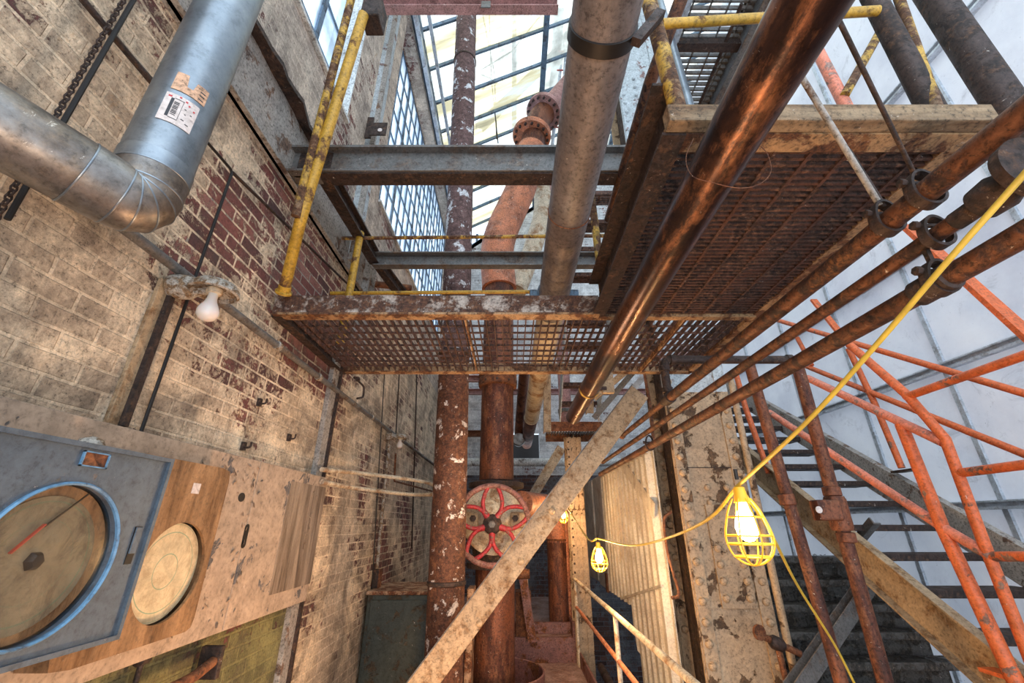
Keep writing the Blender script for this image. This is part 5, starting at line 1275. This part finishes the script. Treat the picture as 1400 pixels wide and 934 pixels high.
MB().tube([onX(1005, 507, XSL), onX(1020, 560, XSL), onX(1051, 647, XSL)], .030, 16).build('far_post', 'orange', T)
q = onX(1385, 925, XSL - .03); MB().box((q.x - .06, q.y - .12, q.z - .01), (q.x + .03, q.y + .12, q.z + .01)).build('foot_plate', 'orange', T)
T = thing('orange_handrail', 'bright orange handrail on the far side of the stair by the siding', 'handrail', (XSR, 3, 1))
MB().tube([onX(1060, 437, XSR), on(onX(1060, 437, XSR), onX(1420, 544, XSR), .9)], .028, 16).build('top_rail', 'orange', T)
MB().tube([onX(1100, 500, XSR), on(onX(1100, 500, XSR), onX(1420, 629, XSR), .9)], .028, 16).build('mid_rail', 'orange', T)
MB().tube([onX(1160, 477, XSR - .03), onX(1195, 550, XSR), onX(1233, 640, XSR)], .028, 16).build('post', 'orange', T)
q = onX(1240, 644, XSR); MB().box((q.x - .05, q.y - .12, q.z - .006), (q.x + .05, q.y + .12, q.z + .012)).build('foot_plate', 'rust_dark', T)
MB().tube([onX(1090, 462, XSR), onX(1110, 500, XSR)], .026, 14).build('short_post', 'orange', T)
for a, b_, X, r, lab in (((1112, 410), (1163, 474), 3.4, .034, 'orange steel brace dropping to the handrail behind the rack pipes'), ((1240, 309), (1490, 535), 3.0, .045, 'flat orange brace slanting down at the right edge above the stairs')):
    tag(MB().bar(onX(*a, X), onX(*b_, X), r*.7, r*2.0, up=(1,0,0)).build('orange_brace', 'orange'), lab, 'brace')
# red-brown uprights
T = thing('brown_upright', 'thick red brown upright pipe with a square bolted fitting in front of the stair', 'pipe', (XP2, Yel, -2))
pb = onY(1212, 940, Yel); dd = (pb - V((XP2, Yel, hz)))
MB().tube([V((XP2, Yel, hz - .01)), pb + dd * 1.2], .040, 26).build('pipe', 'rust_pipe', T)
dn = -dd.normalized()
for py, px in ((672, 1137), (735, 1157)):
    MB().lathe([(.041,-.03),(.052,-.025),(.052,.025),(.041,.03)], onY(px, py, Yel), dn, 26).build('collar', 'rust_pipe', T)
q = onY(1140, 698, Yel)
MB().lathe([(.055,-.10),(.062,-.08),(.062,.08),(.055,.10)], onY(1146, 702, Yel), dn, 24).build('fitting_body', 'rust_pipe', T)
MB().box((q.x - .15, q.y - .085, q.z - .06), (q.x - .0, q.y + .0, q.z + .06)).build('square_block', 'rust_pipe', T, bevel=.012)
q2 = onY(1121, 697, Yel - .1); MB().lathe([(.02,0),(.02,.006)], (q2.x, Yel - .088, q2.z), (0,-1,0), 16).build('bolt_end', 'paper', T)
T = thing('brown_upright', 'plain red brown upright pipe left of the one with the square fitting', 'pipe', (2, Yel, -2))
at, ab = onY(1022, 490, Yel), onY(1152, 940, Yel); dd = ab - at
MB().tube([at, ab + dd * .9], .036, 24).build('pipe', 'rust_pipe', T)
MB().lathe([(.037,-.035),(.047,-.03),(.047,.03),(.037,.035)], onY(1076, 683, Yel), -dd.normalized(), 24).build('collar', 'rust_pipe', T)
# coal-black lower steps
T = thing('coal_steps', 'soot-blackened lower steps strewn with rubble between column and brown uprights', 'stairs', (2.3, 4.2, 0))
for k in range(9):
    y = 4.35 - .10*k; z = 1.17 - .175*k
    MB().box((2.12, y, z), (3.5, y + .20, z + .055)).build('step', 'coal', T, bevel=.008)
    MB().box((2.12, y + .19, z - .18), (3.5, y + .21, z + .02)).build('riser', 'coal', T)
random.seed(9); rb = MB()
for k in range(260):
    i = random.randrange(9); y = 4.35 - .10*i + random.uniform(.0, .12); z = 1.17 - .175*i + .055
    x = random.uniform(2.15, 3.3); r = random.uniform(.006, .022)
    o_ = V((x, y, z)); 
    rb.add([o_ + V((random.uniform(-r,r), random.uniform(-r,r), random.uniform(0,r*1.2))) for _ in range(5)], [(0,1,2),(0,2,3),(0,3,1),(1,2,3),(0,1,4),(1,2,4)])
tag(rb.build('rubble', 'coal', T), kind='stuff')
tag(MB().ext(onY(1085, 945, 3.5), onY(1205, 770, 3.9), Cbeam(.10, .10, .012), up=(0,1,0)).build('diagonal_brace', 'steel_beam'), 'dark steel brace slanting under the stair stringer over the sooty steps', 'brace')
tag(MB().ext(onX(1166, 748, 2.95), onX(1196, 712, 2.95), Lbeam(.06, .06, .012), up=(1,0,0)).build('diagonal_brace', 'steel_beam'), 'short steel angle brace seen between the stair treads', 'brace')
# lower landing grating at the stair foot
g = MB(); x = 2.2
T = thing('lower_landing', 'dark steel grating landing at the foot of the stair', 'landing', (3.3, 1, .1))
while x < 4.5: g.box((x, -.5, .10), (x + .01, 3.05, .14)); x += .05
for y in (-.4, .0, .4, .8, 1.2, 1.6, 2.0, 2.4, 2.8): g.box((2.2, y, .11), (4.5, y + .012, .13))
g.build('grating', 'coal', T)
MB().ext((2.2, 3.08, .08), (4.5, 3.08, .08), Cbeam(.05, .14)).build('edge_channel', 'steel_beam', T)

# ================================================================== STRING OF CAGED WORK LAMPS
def work_lamp(loc, k, label, power):
    x, y, z = loc
    T = thing('caged_work_lamp', label, 'lamp', loc, 'caged work lamps on the yellow cord')
    MB().lathe([(.010,.035),(.015,.032),(.018,.015),(.020,.0),(.022,-.010),(.016,-.012)], (x, y, z), (0,0,1), 20).build('socket', 'cage', T)
    MB().lathe([(.013,-.012),(.016,-.03),(.026,-.055),(.031,-.078),(.026,-.102),(.012,-.114),(1e-6,-.117)], (x, y, z), (0,0,1), 20).build('bulb', 'bulb_lit', T)
    cg = MB(); prof = [(.026, .0), (.046, -.035), (.062, -.085), (.065, -.115), (.054, -.148), (.028, -.170), (.0, -.177)]
    for j in range(8):
        q = j * PI / 4
        cg.tube(smooth([(x + r*math.cos(q), y + r*math.sin(q), z + h) for r, h in prof], 4), .0022, 6)
    for r, h in ((.0605, -.10), (.061, -.122), (.047, -.155), (.046, -.05)):
        cg.tube([(x + r*math.cos(q), y + r*math.sin(q), z + h) for q in [2*PI*i/28 for i in range(28)]], .0024, 6, closed=True)
    cg.build('wire_cage', 'cage', T)
    MB().tube([(x, y, z + .055), (x, y, z + .085)], .006, 8).build('cage_hook', 'black_rod', T)
    T.scale = (k, k, k)
    l = bpy.data.lights.new('lamp_glow', 'POINT'); l.energy = power; l.color = (1, .62, .28); l.shadow_soft_size = .035
    lo = bpy.data.objects.new('lamp_glow', l); C.objects.link(lo); lo.location = V((x, y, z - .075 * k))
    return T
YL1 = 1.42; l1 = onY(1013, 682, YL1); work_lamp(l1, 1.06, 'nearest lit bulb in a yellow wire cage hanging before the riveted column', 24)
YL2 = 3.55; l2 = onY(818, 748, YL2); work_lamp(l2, .95, 'lit caged bulb hanging before the corrugated housing, middle of the string', 210)
YL3 = 5.6; l3 = onY(770, 697, YL3); work_lamp(l3, .85, 'farthest lit caged bulb, small, beside the rusty branch pipe', 60)
T = thing('power_cord', 'yellow electric cord stringing the three caged work lamps together', 'cord', l1)
a = l1 + V((0,0,.04))
MB().tube(smooth([onY(1412, 225, .52), onY(1300, 352, .66), onY(1195, 475, .85), onY(1100, 580, 1.08), a], 8), [.0055]*33, 10).build('near_strand', 'cord', T)
MB().tube(smooth([a, onY(965, 712, 1.75), onY(905, 738, 2.5), onY(860, 746, 3.0), l2 + V((0,0,.06))], 8), .006, 8).build('middle_strand', 'cord', T)
MB().tube(smooth([l2 + V((0,0,.06)), onY(805, 738, 4.2), onY(787, 712, 5.0), onY(776, 694, 5.4), l3 + V((0,0,.06))], 8), .0075, 8).build('far_strand', 'cord', T)
MB().tube(smooth([a, onY(1050, 722, 1.7), onY(1090, 800, 2.3), onY(1140, 880, 2.6), onY(1172, 942, 2.7)], 8), .006, 8).build('trailing_strand', 'cord', T)

for o in list(C.objects):
    b_ = o.name.split('.')[0]
    g_ = {'rack_pipe': 'three pipes racked under the platform edge', 'wall_hook': 'hook stubs in the left brick wall', 'bulb_fitting': 'unlit bulb fittings on the wall conduit',
          'clevis_hanger': 'strap hangers on the rack pipes', 'brown_upright': 'brown upright pipes before the stair', 'window_rod': 'operating rods under the skylight',
          'crossbeam': 'crossbeams above the platform', 'orange_handrail': 'orange handrails of the stair', 'chart_recorder': 'chart recorders on the instrument board'}.get(b_)
    if g_ and 'category' in o: o['group'] = g_
# ================================================================== CAMERA, LIGHT
cam = bpy.data.cameras.new('camera'); co = bpy.data.objects.new('camera', cam); C.objects.link(co)
cam.sensor_fit = 'HORIZONTAL'; cam.sensor_width = 36; cam.lens = 36 * F / 1400; cam.clip_start = .02; cam.clip_end = 100
co.location = (0, 0, CAMZ); co.rotation_euler = (PI/2 + TH, 0, 0)
bpy.context.scene.camera = co
w = bpy.data.worlds.new('sky'); bpy.context.scene.world = w; w.use_nodes = True
bg = w.node_tree.nodes['Background']; bg.inputs[0].default_value = (.72,.86,1.0,1); bg.inputs[1].default_value = 2.1
def lamp(name, ty, loc, e, col, size, rot=None):
    l = bpy.data.lights.new(name, ty); l.energy = e; l.color = col
    if ty == 'AREA': l.size = size
    else: l.shadow_soft_size = size
    o = bpy.data.objects.new(name, l); C.objects.link(o); o.location = loc
    if rot: o.rotation_euler = rot
    return o
# added warm fill lights, without fixtures, behind and ahead of the camera
lamp('warm_fill', 'POINT', (.2, -.3, 1.0), 46, (1, .66, .36), .12)
lamp('warm_fill', 'POINT', (-.25, 2.3, .25), 60, (1, .62, .32), .12)
lamp('warm_fill', 'POINT', (-.1, 3.3, 1.75), 14, (1, .72, .46), .15)
sc = bpy.context.scene
sc.view_settings.view_transform = 'Standard'; sc.view_settings.look = 'None'; sc.view_settings.gamma = 1
sc.view_settings.use_curve_mapping = False; sc.view_settings.exposure = .48
sc.cycles.max_bounces = 8; sc.cycles.transparent_max_bounces = 12; sc.cycles.diffuse_bounces = 5
sc.cycles.caustics_reflective = False; sc.cycles.caustics_refractive = False; sc.cycles.sample_clamp_indirect = 6
